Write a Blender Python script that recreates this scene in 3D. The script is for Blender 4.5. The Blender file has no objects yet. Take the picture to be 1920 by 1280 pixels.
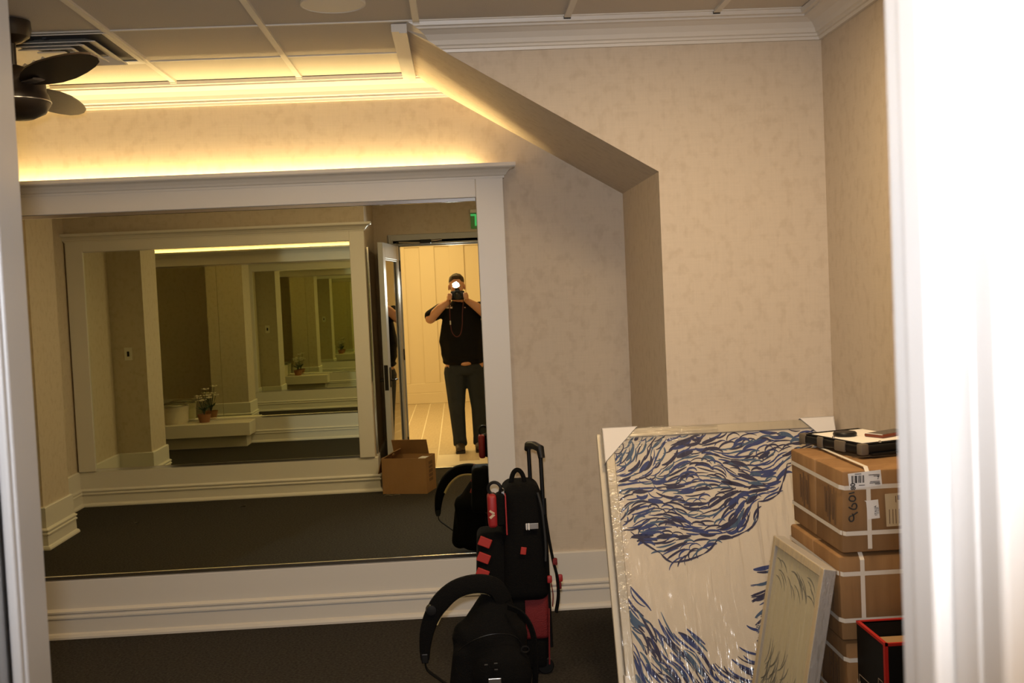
import bpy, bmesh, math, random
from mathutils import Vector, Matrix
random.seed(7)
S = bpy.context.scene
COL = S.collection
rad = math.radians

# ------------------------------------------------------------------ camera, world, lights, exposure
cd = bpy.data.cameras.new('camera_view'); cam = bpy.data.objects.new('camera_view', cd); COL.objects.link(cam)
cd.sensor_width = 22.3; cd.lens = 24.0; cd.clip_start = 0.02; cd.clip_end = 60
FW = Vector((0.04729941, 0.99791216, -0.04397816)); RT = Vector((0.99775935, -0.04928614, -0.04524544)); UP = Vector((0.04731848, 0.04173954, 0.9980074))
m = Matrix.Identity(4)
for i in range(3):
    m[i][0] = RT[i]; m[i][1] = UP[i]; m[i][2] = -FW[i]
m[2][3] = 1.57
cam.matrix_world = m
cd.dof.use_dof = True; cd.dof.focus_distance = 5.0; cd.dof.aperture_fstop = 5.6
S.camera = cam

W = bpy.data.worlds.new('world'); S.world = W; W.use_nodes = True
W.node_tree.nodes['Background'].inputs[0].default_value = (1.0, 0.82, 0.6, 1); W.node_tree.nodes['Background'].inputs[1].default_value = 0.02

def light(name, kind, loc, power, color, rot=(0, 0, 0), **kw):
    d = bpy.data.lights.new(name, kind); d.energy = power; d.color = color
    for k, v in kw.items(): setattr(d, k, v)
    o = bpy.data.objects.new(name, d); COL.objects.link(o); o.location = loc; o.rotation_euler = rot
    return o
WARM = (1.0, 0.66, 0.30); AMBER = (1.0, 0.62, 0.24)
# warm LED tape lying in the trough on top of the big mirror frame
light('led_tape_light', 'AREA', (-2.03, 5.372, 2.1425), 40, (1.0, 0.74, 0.32), (math.pi + rad(-28), 0, 0), shape='RECTANGLE', size=4.3, size_y=0.010)
# unseen amber fill lights added at ceiling height to brighten the room
for x, y, p in ((-1.0, 3.3, 15), (0.80, 3.05, 27)):
    light('added_room_fill', 'AREA', (x, y, 2.615), p, (1.0, 0.73, 0.42), shape='DISK', size=0.5)
# hall downlights behind the photographer, plus an unseen point light added for brightness
for k, y in enumerate((-0.9, -2.6, -4.3)):
    light('hall_downlight', 'AREA', (-0.4, y, 2.86), 21, (1.0, 0.68, 0.29), shape='DISK', size=0.7)
light('added_hall_fill', 'POINT', (-1.15, -2.0, 2.0), 40, (1.0, 0.66, 0.32), shadow_soft_size=0.28)
# the flash on top of the photographer's camera
light('flash_light', 'SPOT', (-0.012, -0.045, 1.672), 200, (0.93, 0.95, 1.0), (rad(88), 0, rad(-1)), spot_size=rad(74), spot_blend=1.0, shadow_soft_size=0.025)

S.view_settings.view_transform = 'Standard'; S.view_settings.look = 'None'
S.view_settings.exposure = 0.0; S.view_settings.gamma = 1.0; S.view_settings.use_curve_mapping = False
S.cycles.max_bounces = 20; S.cycles.glossy_bounces = 16; S.cycles.diffuse_bounces = 5; S.cycles.transparent_max_bounces = 16
S.cycles.sample_clamp_indirect = 6.0
S.cycles.use_denoising = True

# ------------------------------------------------------------------ materials
def mat(name, col, rough=0.6, metal=0.0, spec=0.5, bump=None, var=None, emit=None, coat=0.0, sheen=0.0):
    """bump=(scale, strength[, stretch]); var=(color2, scale, contrast[, stretch])"""
    M = bpy.data.materials.new(name); M.use_nodes = True
    nt = M.node_tree; b = nt.nodes['Principled BSDF']
    b.inputs['Base Color'].default_value = (*col, 1); b.inputs['Roughness'].default_value = rough
    b.inputs['Metallic'].default_value = metal; b.inputs['Specular IOR Level'].default_value = spec
    if coat: b.inputs['Coat Weight'].default_value = coat
    if sheen: b.inputs['Sheen Weight'].default_value = sheen
    tc = nt.nodes.new('ShaderNodeTexCoord')
    def noise(scale, stretch, detail=4):
        mp = nt.nodes.new('ShaderNodeMapping'); mp.inputs['Scale'].default_value = stretch
        nt.links.new(tc.outputs['Object'], mp.inputs['Vector'])
        n = nt.nodes.new('ShaderNodeTexNoise'); n.inputs['Scale'].default_value = scale; n.inputs['Detail'].default_value = detail
        nt.links.new(mp.outputs['Vector'], n.inputs['Vector']); return n
    if var:
        c2, sc, con = var[:3]; st = var[3] if len(var) > 3 else (1, 1, 1)
        n = noise(sc, st); r = nt.nodes.new('ShaderNodeValToRGB')
        r.color_ramp.elements[0].position = 0.5 - con; r.color_ramp.elements[1].position = 0.5 + con
        r.color_ramp.elements[0].color = (*c2, 1); r.color_ramp.elements[1].color = (*col, 1)
        nt.links.new(n.outputs['Fac'], r.inputs['Fac']); nt.links.new(r.outputs['Color'], b.inputs['Base Color'])
    if bump:
        st = bump[2] if len(bump) > 2 else (1, 1, 1)
        n = noise(bump[0], st); bp = nt.nodes.new('ShaderNodeBump'); bp.inputs['Strength'].default_value = bump[1]; bp.inputs['Distance'].default_value = 0.01
        nt.links.new(n.outputs['Fac'], bp.inputs['Height']); nt.links.new(bp.outputs['Normal'], b.inputs['Normal'])
    if emit:
        b.inputs['Emission Color'].default_value = (*emit[0], 1); b.inputs['Emission Strength'].default_value = emit[1]
    return M

def wallpaper():
    M = bpy.data.materials.new('wallpaper'); M.use_nodes = True; nt = M.node_tree; b = nt.nodes['Principled BSDF']
    b.inputs['Roughness'].default_value = 0.62; b.inputs['Specular IOR Level'].default_value = 0.3
    tc = nt.nodes.new('ShaderNodeTexCoord')
    def nz(scale, st, detail, lo, hi):
        mp = nt.nodes.new('ShaderNodeMapping'); mp.inputs['Scale'].default_value = st
        n = nt.nodes.new('ShaderNodeTexNoise'); n.inputs['Scale'].default_value = scale; n.inputs['Detail'].default_value = detail
        nt.links.new(tc.outputs['Object'], mp.inputs['Vector']); nt.links.new(mp.outputs['Vector'], n.inputs['Vector'])
        r = nt.nodes.new('ShaderNodeMapRange'); r.inputs[1].default_value = lo; r.inputs[2].default_value = hi
        nt.links.new(n.outputs['Fac'], r.inputs[0]); return r
    a = nz(24, (1, 1, .8), 4, 0.30, 0.50); w1 = nz(170, (1, 1, .06), 2, .3, .7); w2 = nz(190, (.06, .06, 1), 2, .3, .7)
    mx = nt.nodes.new('ShaderNodeMix'); mx.data_type = 'RGBA'
    mx.inputs[6].default_value = (0.525, 0.44, 0.343, 1); mx.inputs[7].default_value = (0.585, 0.50, 0.40, 1)
    nt.links.new(a.outputs[0], mx.inputs[0])
    ad = nt.nodes.new('ShaderNodeMath'); ad.operation = 'ADD'; nt.links.new(w1.outputs[0], ad.inputs[0]); nt.links.new(w2.outputs[0], ad.inputs[1])
    mr = nt.nodes.new('ShaderNodeMapRange'); mr.inputs[1].default_value = 0; mr.inputs[2].default_value = 2; mr.inputs[3].default_value = .965; mr.inputs[4].default_value = 1.035
    nt.links.new(ad.outputs[0], mr.inputs[0])
    mu = nt.nodes.new('ShaderNodeVectorMath'); mu.operation = 'SCALE'
    nt.links.new(mx.outputs[2], mu.inputs[0]); nt.links.new(mr.outputs[0], mu.inputs['Scale'])
    nt.links.new(mu.outputs[0], b.inputs['Base Color'])
    bp = nt.nodes.new('ShaderNodeBump'); bp.inputs['Strength'].default_value = .025; bp.inputs['Distance'].default_value = .002
    nt.links.new(ad.outputs[0], bp.inputs['Height']); nt.links.new(bp.outputs[0], b.inputs['Normal'])
    return M

M = {}
M['paper_wall'] = wallpaper()
M['trim'] = mat('trim_paint', (0.70, 0.66, 0.60), 0.38, bump=(35, .03))
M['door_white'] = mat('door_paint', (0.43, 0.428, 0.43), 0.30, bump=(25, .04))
M['tile'] = mat('ceiling_tile', (0.60, 0.55, 0.48), 0.9, bump=(220, .25), var=((0.57, 0.52, 0.45), 260, .2))
M['tee'] = mat('ceiling_tee', (0.72, 0.68, 0.60), 0.5)
M['carpet'] = mat('carpet', (0.080, 0.070, 0.058), 0.95, spec=.1, bump=(420, .8), var=((0.022, 0.019, 0.016), 85, .30))
M['carpet_patch'] = M['carpet']
M['plank'] = mat('hall_plank', (0.66, 0.57, 0.43), 0.42, bump=(14, .06, (8, 1, 1)), var=((0.54, 0.45, 0.32), 5, .3, (9, 1.2, 1)))
M['grout'] = mat('grout', (0.90, 0.85, 0.74), 0.8)
M['hall_wall'] = mat('hall_panel_paint', (0.78, 0.70, 0.56), 0.45)
M['chrome'] = mat('chrome', (0.85, 0.86, 0.88), 0.12, metal=1)
M['brushed'] = mat('brushed_metal', (0.55, 0.55, 0.55), 0.3, metal=1)
M['bronze'] = mat('dark_bronze', (0.020, 0.016, 0.013), 0.4, metal=.6)
M['fan_dark'] = mat('fan_dark', (0.028, 0.018, 0.011), 0.42, bump=(30, .06, (1, 8, 1)))
M['vent_white'] = mat('vent_white', (0.74, 0.70, 0.62), 0.35)
M['vent_dark'] = mat('vent_dark', (0.05, 0.05, 0.055), 0.7)
M['black_cloth'] = mat('black_cloth', (0.0042, 0.004, 0.004), 0.85, spec=.12, bump=(260, .5))
M['black_shirt'] = mat('black_shirt', (0.006, 0.006, 0.007), 0.9, spec=.15, bump=(9, .35))
M['black_plastic'] = mat('black_plastic', (0.006, 0.006, 0.0065), 0.4, spec=.3)
M['grey_piping'] = mat('grey_piping', (0.018, 0.019, 0.021), 0.6)
M['red_cloth'] = mat('red_cloth', (0.15, 0.005, 0.007), 0.7, bump=(200, .4))
M['red_bright'] = mat('red_strip', (0.36, 0.016, 0.008), 0.55)
M['red_pouch'] = mat('red_pouch', (0.30, 0.014, 0.016), 0.5)
M['beige_lining'] = mat('beige_lining', (0.55, 0.43, 0.20), 0.85)
M['jeans'] = mat('denim', (0.030, 0.037, 0.046), 0.85, spec=.2, bump=(12, .4), var=((0.022, 0.027, 0.036), 7, .25))
M['skin'] = mat('skin', (0.56, 0.31, 0.20), 0.5, var=((0.50, 0.26, 0.165), 14, .3))
M['hair'] = mat('hair', (0.045, 0.032, 0.022), 0.7, bump=(90, .5))
M['shoe'] = mat('shoe_leather', (0.030, 0.022, 0.017), 0.5)
M['sole'] = mat('shoe_sole', (0.015, 0.013, 0.012), 0.8)
M['card'] = mat('cardboard', (0.34, 0.185, 0.078), 0.82, spec=.25, bump=(60, .08), var=((0.30, 0.16, 0.066), 6, .3))
M['card_old'] = mat('cardboard_scuffed', (0.30, 0.17, 0.074), 0.8, spec=.25, bump=(30, .25, (1, 1, .12)), var=((0.215, 0.115, 0.047), 16, .22, (1, 1, .15)))
M['card_in'] = mat('cardboard_inside', (0.33, 0.20, 0.09), 0.85)
M['strap'] = mat('white_strap', (0.66, 0.61, 0.54), 0.45)
M['label'] = mat('label_paper', (0.74, 0.72, 0.70), 0.6)
M['label_tan'] = mat('tan_label', (0.52, 0.42, 0.27), 0.7)
M['ink'] = mat('ink', (0.02, 0.018, 0.018), 0.7)
M['print_soft'] = mat('soft_print', (0.12, 0.062, 0.028), 0.85)
M['glossblack'] = mat('gloss_black_card', (0.004, 0.004, 0.004), 0.5, spec=.2)
M['red_edge'] = mat('red_edge', (0.40, 0.012, 0.008), 0.45)
M['gold_ink'] = mat('pale_ink', (0.42, 0.34, 0.27), 0.6)
M['paper'] = mat('paper', (0.86, 0.82, 0.76), 0.7)
M['rubber_grey'] = mat('grey_rubber', (0.11, 0.085, 0.058), 0.75)
M['phone_glass'] = mat('phone_glass', (0.02, 0.02, 0.022), 0.12)
M['phone_red'] = mat('phone_case', (0.16, 0.03, 0.012), 0.4)
M['canvas'] = mat('canvas', (0.66, 0.58, 0.47), 0.8, bump=(300, .12))
M['canvas2'] = mat('canvas_pale', (0.60, 0.56, 0.42), 0.8, var=((0.55, 0.50, 0.36), 8, .3, (4, 4, .3)))
M['navy'] = mat('navy_paint', (0.018, 0.017, 0.060), 0.6)
M['blue'] = mat('blue_paint', (0.022, 0.040, 0.16), 0.6)
M['teal'] = mat('slate_blue_paint', (0.045, 0.090, 0.17), 0.6)
M['pale_stroke'] = mat('pale_stroke', (0.22, 0.22, 0.19), 0.7)
M['silver_frame'] = mat('silver_frame', (0.50, 0.44, 0.34), 0.38, metal=.35, bump=(60, .1, (1, 1, 10)))
M['side_frame'] = mat('frame_side', (0.40, 0.37, 0.34), 0.5, bump=(60, .1, (1, 1, .2)))
M['wood_frame'] = mat('pale_wood_frame', (0.62, 0.52, 0.36), 0.5, bump=(40, .08, (8, 1, 1)))
M['cardcorner'] = mat('corner_card', (0.78, 0.74, 0.70), 0.7)
M['bench'] = mat('bench_paint', (0.72, 0.66, 0.55), 0.5)
M['tub'] = mat('tub_plastic', (0.66, 0.60, 0.46), 0.4)
M['flower'] = mat('petals', (0.78, 0.72, 0.60), 0.8)
M['leaf'] = mat('foliage', (0.03, 0.06, 0.03), 0.7)
M['clay'] = mat('clay_pot', (0.30, 0.13, 0.06), 0.7)
M['skin_face'] = M['skin']
M['led'] = mat('led_tape', (1, .8, .5), 0.5, emit=((1.0, 0.76, 0.36), 14))
M['flash_em'] = mat('flash_tube', (1, 1, 1), 0.3, emit=((0.93, 0.96, 1.0), 160))
M['exit_green'] = mat('exit_letters', (0.05, .5, .15), 0.4, emit=((0.10, 1.0, 0.28), 0.32))
M['scrap'] = mat('paper_scrap', (0.72, 0.62, 0.45), 0.8)
M['emblem'] = mat('emblem_thread', (0.55, 0.42, 0.30), 0.8)
M['strap_red'] = mat('camera_strap_red', (0.07, 0.008, 0.008), 0.7)
M['eye_white'] = mat('eye_white', (0.75, 0.72, 0.68), 0.3)

def mirror_mat():
    Mm = bpy.data.materials.new('mirror_glass'); Mm.use_nodes = True; nt = Mm.node_tree
    nt.nodes.remove(nt.nodes['Principled BSDF'])
    g = nt.nodes.new('ShaderNodeBsdfGlossy'); g.inputs['Roughness'].default_value = 0.0; g.inputs['Color'].default_value = (0.935, 0.965, 0.80, 1)
    nt.links.new(g.outputs[0], nt.nodes['Material Output'].inputs[0]); return Mm
M['mirror'] = mirror_mat()
def film_mat(name, strength, scale, stretch, base, rough=.08, tint=(1, 1, 1), fscale=1.0):
    Mm = bpy.data.materials.new(name); Mm.use_nodes = True; nt = Mm.node_tree
    nt.nodes.remove(nt.nodes['Principled BSDF'])
    t = nt.nodes.new('ShaderNodeBsdfTransparent'); t.inputs[0].default_value = (*tint, 1)
    g = nt.nodes.new('ShaderNodeBsdfGlossy'); g.inputs['Roughness'].default_value = rough
    tc = nt.nodes.new('ShaderNodeTexCoord'); mp = nt.nodes.new('ShaderNodeMapping'); mp.inputs['Scale'].default_value = stretch
    n = nt.nodes.new('ShaderNodeTexNoise'); n.inputs['Scale'].default_value = scale; n.inputs['Detail'].default_value = 3
    bp = nt.nodes.new('ShaderNodeBump'); bp.inputs['Strength'].default_value = strength; bp.inputs['Distance'].default_value = .025
    fr = nt.nodes.new('ShaderNodeFresnel'); fr.inputs['IOR'].default_value = 1.45
    ad = nt.nodes.new('ShaderNodeMath'); ad.operation = 'MULTIPLY_ADD'; ad.inputs[1].default_value = fscale; ad.inputs[2].default_value = base; ad.use_clamp = True
    mx = nt.nodes.new('ShaderNodeMixShader')
    L = nt.links.new
    L(tc.outputs['Object'], mp.inputs[0]); L(mp.outputs[0], n.inputs['Vector']); L(n.outputs['Fac'], bp.inputs['Height'])
    L(bp.outputs[0], g.inputs['Normal']); L(bp.outputs[0], fr.inputs['Normal']); L(fr.outputs[0], ad.inputs[0])
    L(ad.outputs[0], mx.inputs[0]); L(t.outputs[0], mx.inputs[1]); L(g.outputs[0], mx.inputs[2]); L(mx.outputs[0], nt.nodes['Material Output'].inputs[0])
    return Mm
M['film'] = film_mat('stretch_film', 1.0, 4, (7, 7, .8), .03, fscale=.3, rough=.15)
M['film_h'] = film_mat('stretch_film_side', 1.0, 14, (1, 5, 2), .04, fscale=.4, rough=.15)
M['film_top'] = film_mat('stretch_film_top', 1.0, 4, (1.2, 14, 14), .05, fscale=.4, rough=.12)
M['door_glass'] = film_mat('door_glass', 0.0, 5, (1, 1, 1), .30, rough=.02, tint=(.75, .72, .66))
M['clear'] = film_mat('clear_plastic', .1, 8, (1, 1, 1), .12, rough=.06, tint=(.93, .95, .93))
M['exit_panel'] = film_mat('exit_panel', 0, 5, (1, 1, 1), .06, rough=.1, tint=(.55, .92, .62))

# ------------------------------------------------------------------ geometry helpers
def woff(o):
    v = Vector((0, 0, 0))
    while o is not None:
        v = v + o.location; o = o.parent
    return v
def tag(o, label=None, cat=None, group=None, kind=None):
    if label: o['label'] = label
    if cat: o['category'] = cat
    if group: o['group'] = group
    if kind: o['kind'] = kind
    return o
def empty(name, loc, label=None, cat=None, group=None, kind=None, rot=None):
    o = bpy.data.objects.new(name, None); COL.objects.link(o); o.location = loc; o.empty_display_size = .05
    if rot is not None: o.rotation_euler = rot
    return tag(o, label, cat, group, kind)

class G:
    """collects shapes; build() links them as one mesh object. World coordinates unless local=True."""
    def __init__(s): s.b = bmesh.new(); s.mi = 0
    def _m(s, geom):
        for f in geom:
            f.material_index = s.mi
    def box(s, x0, x1, y0, y1, z0, z1, bevel=0, seg=2, taper=None, rot=None):
        r = bmesh.ops.create_cube(s.b, size=1.0); vs = r['verts']
        c = Vector(((x0 + x1) / 2, (y0 + y1) / 2, (z0 + z1) / 2)); d = Vector((x1 - x0, y1 - y0, z1 - z0))
        for v in vs: v.co = Vector((v.co.x * d.x, v.co.y * d.y, v.co.z * d.z))
        if taper:
            for v in vs:
                if v.co.z > 0: v.co.x *= taper[0]; v.co.y *= taper[1]
        es = set(e for v in vs for e in v.link_edges); fs = set(f for v in vs for f in v.link_faces)
        if bevel:
            r2 = bmesh.ops.bevel(s.b, geom=list(es), offset=bevel, segments=seg, affect='EDGES', profile=.5)
            vs = list(set(vs) & set(s.b.verts)) if False else list({v for f in r2['faces'] for v in f.verts} | {v for v in vs if v.is_valid})
        if rot is not None:
            for v in vs: v.co = rot @ v.co
        for v in vs: v.co += c
        s._m({f for v in vs for f in v.link_faces}); return vs
    def poly(s, pts):
        vs = [s.b.verts.new(p) for p in pts]; f = s.b.faces.new(vs); f.material_index = s.mi; return f
    def quadstrip(s, A, B):
        a = [s.b.verts.new(p) for p in A]; b = [s.b.verts.new(p) for p in B]
        for i in range(len(a) - 1):
            f = s.b.faces.new((a[i], a[i + 1], b[i + 1], b[i])); f.material_index = s.mi
    def prism(s, prof, fn, t0, t1, caps=True):
        """extrude closed 2D profile; fn(p, t) -> 3D"""
        a = [s.b.verts.new(fn(p, t0)) for p in prof]; b = [s.b.verts.new(fn(p, t1)) for p in prof]; n = len(prof); fs = []
        for i in range(n): fs.append(s.b.faces.new((a[i], a[(i + 1) % n], b[(i + 1) % n], b[i])))
        if caps: fs.append(s.b.faces.new(a[::-1])); fs.append(s.b.faces.new(b))
        s._m(fs)
    def sweep(s, path, prof, caps=True):
        """path: plan points [(x,y)], protrusion goes to the left of travel; prof closed [(d,z)]"""
        n = len(path); rings = []
        for i, p in enumerate(path):
            P = Vector((p[0], p[1]))
            dirs = []
            if i > 0: dirs.append((P - Vector(path[i - 1][:2])).normalized())
            if i < n - 1: dirs.append((Vector(path[i + 1][:2]) - P).normalized())
            nm = [Vector((-d.y, d.x)) for d in dirs]
            if len(nm) == 2:
                o = nm[0] + nm[1]; o = o / max(.2, (1 + nm[0].dot(nm[1])))
            else: o = nm[0]
            rings.append([s.b.verts.new((P.x + o.x * d, P.y + o.y * d, z)) for d, z in prof])
        k = len(prof); fs = []
        for i in range(n - 1):
            for j in range(k):
                fs.append(s.b.faces.new((rings[i][j], rings[i][(j + 1) % k], rings[i + 1][(j + 1) % k], rings[i + 1][j])))
        if caps: fs.append(s.b.faces.new(rings[0][::-1])); fs.append(s.b.faces.new(rings[-1]))
        s._m(fs)
    def tube(s, pts, r, seg=10, caps=True, flat=None, up=Vector((0, 0, 1))):
        """round (or flat=(w,t) rectangular-ish) tube along points; r may be a list"""
        pts = [Vector(p) for p in pts]; n = len(pts); rings = []; prev = None
        for i, p in enumerate(pts):
            t = (pts[min(i + 1, n - 1)] - pts[max(i - 1, 0)]).normalized()
            if prev is None:
                a = up if abs(t.dot(up)) < .95 else Vector((1, 0, 0))
                nn = (a - t * a.dot(t)).normalized()
            else: nn = (prev - t * prev.dot(t)).normalized()
            prev = nn; bb = t.cross(nn); rr = r[i] if isinstance(r, (list, tuple)) else r
            ring = []
            for k in range(seg):
                a = 2 * math.pi * k / seg
                if flat:
                    ca, sa = math.cos(a), math.sin(a); e = .5
                    ca = math.copysign(abs(ca) ** e, ca); sa = math.copysign(abs(sa) ** e, sa)
                    ring.append(s.b.verts.new(p + nn * ca * flat[0] / 2 * (rr if rr else 1) + bb * sa * flat[1] / 2 * (rr if rr else 1)))
                else: ring.append(s.b.verts.new(p + (nn * math.cos(a) + bb * math.sin(a)) * rr))
            rings.append(ring)
        fs = []
        for i in range(n - 1):
            for k in range(seg): fs.append(s.b.faces.new((rings[i][k], rings[i][(k + 1) % seg], rings[i + 1][(k + 1) % seg], rings[i + 1][k])))
        if caps: fs.append(s.b.faces.new(rings[0][::-1])); fs.append(s.b.faces.new(rings[-1]))
        s._m(fs)
    def lathe(s, prof, c, seg=32, axis='Z', sx=1, sy=1):
        """prof [(r,h)] around axis through c"""
        rings = []; c = Vector(c)
        for r, h in prof:
            ring = []
            for k in range(seg):
                a = 2 * math.pi * k / seg; x, y = r * math.cos(a) * sx, r * math.sin(a) * sy
                v = Vector((x, y, h)) if axis == 'Z' else (Vector((x, h, y)) if axis == 'Y' else Vector((h, x, y)))
                ring.append(s.b.verts.new(c + v))
            rings.append(ring)
        fs = []
        for i in range(len(rings) - 1):
            for k in range(seg): fs.append(s.b.faces.new((rings[i][k], rings[i][(k + 1) % seg], rings[i + 1][(k + 1) % seg], rings[i + 1][k])))
        if prof[0][0] > 1e-6: fs.append(s.b.faces.new(rings[0][::-1]))
        if prof[-1][0] > 1e-6: fs.append(s.b.faces.new(rings[-1]))
        s._m(fs)
    def torus(s, c, R, r, ax=(0, 0, 1), seg=20, rs=8, arc=(0, 2 * math.pi), sx=1, sy=1):
        ax = Vector(ax).normalized(); a = Vector((1, 0, 0)) if abs(ax.x) < .9 else Vector((0, 1, 0))
        u = (a - ax * a.dot(ax)).normalized(); v = ax.cross(u); full = abs(arc[1] - arc[0] - 2 * math.pi) < 1e-6
        pts = [Vector(c) + u * math.cos(arc[0] + (arc[1] - arc[0]) * i / seg) * R * sx + v * math.sin(arc[0] + (arc[1] - arc[0]) * i / seg) * R * sy for i in range(seg + 1)]
        s.tube(pts, r, rs, caps=not full)
    def build(s, name, mats, parent=None, local=False, smooth=False, kind=None, label=None, cat=None, group=None, angle=40):
        bmesh.ops.remove_doubles(s.b, verts=s.b.verts, dist=1e-6)
        bmesh.ops.recalc_face_normals(s.b, faces=s.b.faces)
        me = bpy.data.meshes.new(name)
        if parent is not None and not local:
            o = woff(parent)
            for v in s.b.verts: v.co -= o
        s.b.to_mesh(me); s.b.free()
        for mm in (mats if isinstance(mats, (list, tuple)) else [mats]): me.materials.append(M[mm] if isinstance(mm, str) else mm)
        if smooth:
            for p in me.polygons: p.use_smooth = True
            me.set_sharp_from_angle(angle=rad(angle))
        ob = bpy.data.objects.new(name, me); COL.objects.link(ob)
        if parent is not None: ob.parent = parent
        return tag(ob, label, cat, group, kind)

def blob(name, prims, voxel, material, parent, smooth=6, kind=None):
    """one continuous surface grown round chains of balls. prims: ('c', p0, r0, p1, r1[, scale]) or ('e', p, (rx,ry,rz)[, rot])"""
    b = bmesh.new()
    base = bmesh.new(); bmesh.ops.create_icosphere(base, subdivisions=2, radius=1.0)
    bv = [v.co.copy() for v in base.verts]; base.verts.index_update(); bf = [[v.index for v in f.verts] for f in base.faces]; base.free()
    def ball(p, r, R=None):
        vs = []
        for c in bv:
            q = Vector((c.x * r[0], c.y * r[1], c.z * r[2]))
            if R is not None: q = R @ q
            vs.append(b.verts.new(Vector(p) + q))
        for f in bf: b.faces.new([vs[i] for i in f])
    for pr in prims:
        if pr[0] == 'e': ball(pr[1], pr[2], pr[3] if len(pr) > 3 else None)
        else:
            p0, r0, p1, r1 = Vector(pr[1]), pr[2], Vector(pr[3]), pr[4]; sc = pr[5] if len(pr) > 5 else (1, 1, 1)
            L = (p1 - p0).length; n = max(2, int(L / (min(r0, r1) * .35)) + 1)
            for i in range(n + 1):
                t = i / n; r = r0 + (r1 - r0) * t; ball(p0.lerp(p1, t), (r * sc[0], r * sc[1], r * sc[2]))
    me = bpy.data.meshes.new(name + '_src'); b.to_mesh(me); b.free()
    o = bpy.data.objects.new(name, me); COL.objects.link(o)
    md = o.modifiers.new('r', 'REMESH'); md.mode = 'VOXEL'; md.voxel_size = voxel; md.use_smooth_shade = True
    if smooth:
        ms = o.modifiers.new('s', 'SMOOTH'); ms.factor = .5; ms.iterations = smooth
    dg = bpy.context.evaluated_depsgraph_get(); dg.update()
    nm = bpy.data.meshes.new_from_object(o.evaluated_get(dg)); o.modifiers.clear(); o.data = nm; bpy.data.meshes.remove(me)
    nm.name = name
    for p in nm.polygons: p.use_smooth = True
    nm.materials.clear(); nm.materials.append(M[material])
    if parent is not None:
        off = woff(parent)
        for v in nm.vertices: v.co -= off
        o.parent = parent
    if kind: o['kind'] = kind
    return o

def text(name, body, size, material, parent, mw, extrude=.0004, align='CENTER', shear=0, bold=0.0):
    """flat lettering; mw is the 4x4 placing it in the parent's space"""
    cu = bpy.data.curves.new(name, 'FONT'); cu.body = body; cu.size = size; cu.extrude = extrude; cu.align_x = align; cu.align_y = 'CENTER'; cu.shear = shear; cu.offset = bold
    cu.resolution_u = 3
    t = bpy.data.objects.new(name, cu); COL.objects.link(t)
    dg = bpy.context.evaluated_depsgraph_get(); dg.update()
    me = bpy.data.meshes.new_from_object(t.evaluated_get(dg)); bpy.data.objects.remove(t); bpy.data.curves.remove(cu)
    me.transform(mw); me.materials.clear(); me.materials.append(M[material]); me.name = name
    o = bpy.data.objects.new(name, me); COL.objects.link(o); o.parent = parent
    return o
def frame_m(origin, xdir, ydir):
    x = Vector(xdir).normalized(); y = Vector(ydir).normalized(); z = x.cross(y); mm = Matrix.Identity(4)
    for i in range(3): mm[i][0] = x[i]; mm[i][1] = y[i]; mm[i][2] = z[i]; mm[i][3] = origin[i]
    return mm
def bez(p0, p1, p2, p3, n=12):
    P = [Vector(p) for p in (p0, p1, p2, p3)]
    return [P[0] * (1 - t) ** 3 + P[1] * 3 * t * (1 - t) ** 2 + P[2] * 3 * t * t * (1 - t) + P[3] * t ** 3 for t in (i / n for i in range(n + 1))]
def smooth_path(pts, n=6):
    P = [Vector(p) for p in pts]; out = []
    for i in range(len(P) - 1):
        p0, p1, p2, p3 = P[max(i - 1, 0)], P[i], P[i + 1], P[min(i + 2, len(P) - 1)]
        for k in range(n):
            t = k / n
            out.append(.5 * ((2 * p1) + (p2 - p0) * t + (2 * p0 - 5 * p1 + 4 * p2 - p3) * t * t + (3 * p1 - p0 - 3 * p2 + p3) * t ** 3))
    out.append(P[-1]); return out

# ================================================================== the setting
ZC = 2.63; YB = 5.39; YF = 4.42; XR = 1.51; YO = 1.72; YD = 0.73; XA = 0.83; XRET = -0.73; XL = -4.4
SL = 0.604                                    # slope of the alcove head
def slope_x(z): return XA - (z - 2.03) / SL

g = G(); g.box(-4.5, 1.6, 0.68, 5.5, -0.06, 0.0); floor = g.build('floor', 'carpet', kind='structure', label='dark brown carpet floor of the mirrored room')
g = G(); g.box(-2.6, 2.6, -5.6, 0.68, -0.06, -0.002); fh = g.build('floor_hall', 'grout', kind='structure', label='pale wood-look plank floor of the hall')
pw, pl = 0.205, 1.2
pm = None; k = 0
for i in range(-6, 7):
    off = (i * 0.47) % pl
    for j in range(-1, 6):
        y1 = 0.62 - j * pl + off - .3; y0 = y1 - pl + 0.006
        if y1 < -5.3 or y1 > 0.66: continue
        if pm is None:
            g = G(); g.box(-pw / 2 + .006, pw / 2 - .006, 0, pl - .010, -0.012, 0.0, bevel=.0015, seg=1)
            o = g.build('plank', 'plank', local=True); pm = o.data
        else:
            o = bpy.data.objects.new('plank', pm); COL.objects.link(o)
        o.parent = fh; o.location = (i * pw + .04, y0, 0.0)

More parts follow.
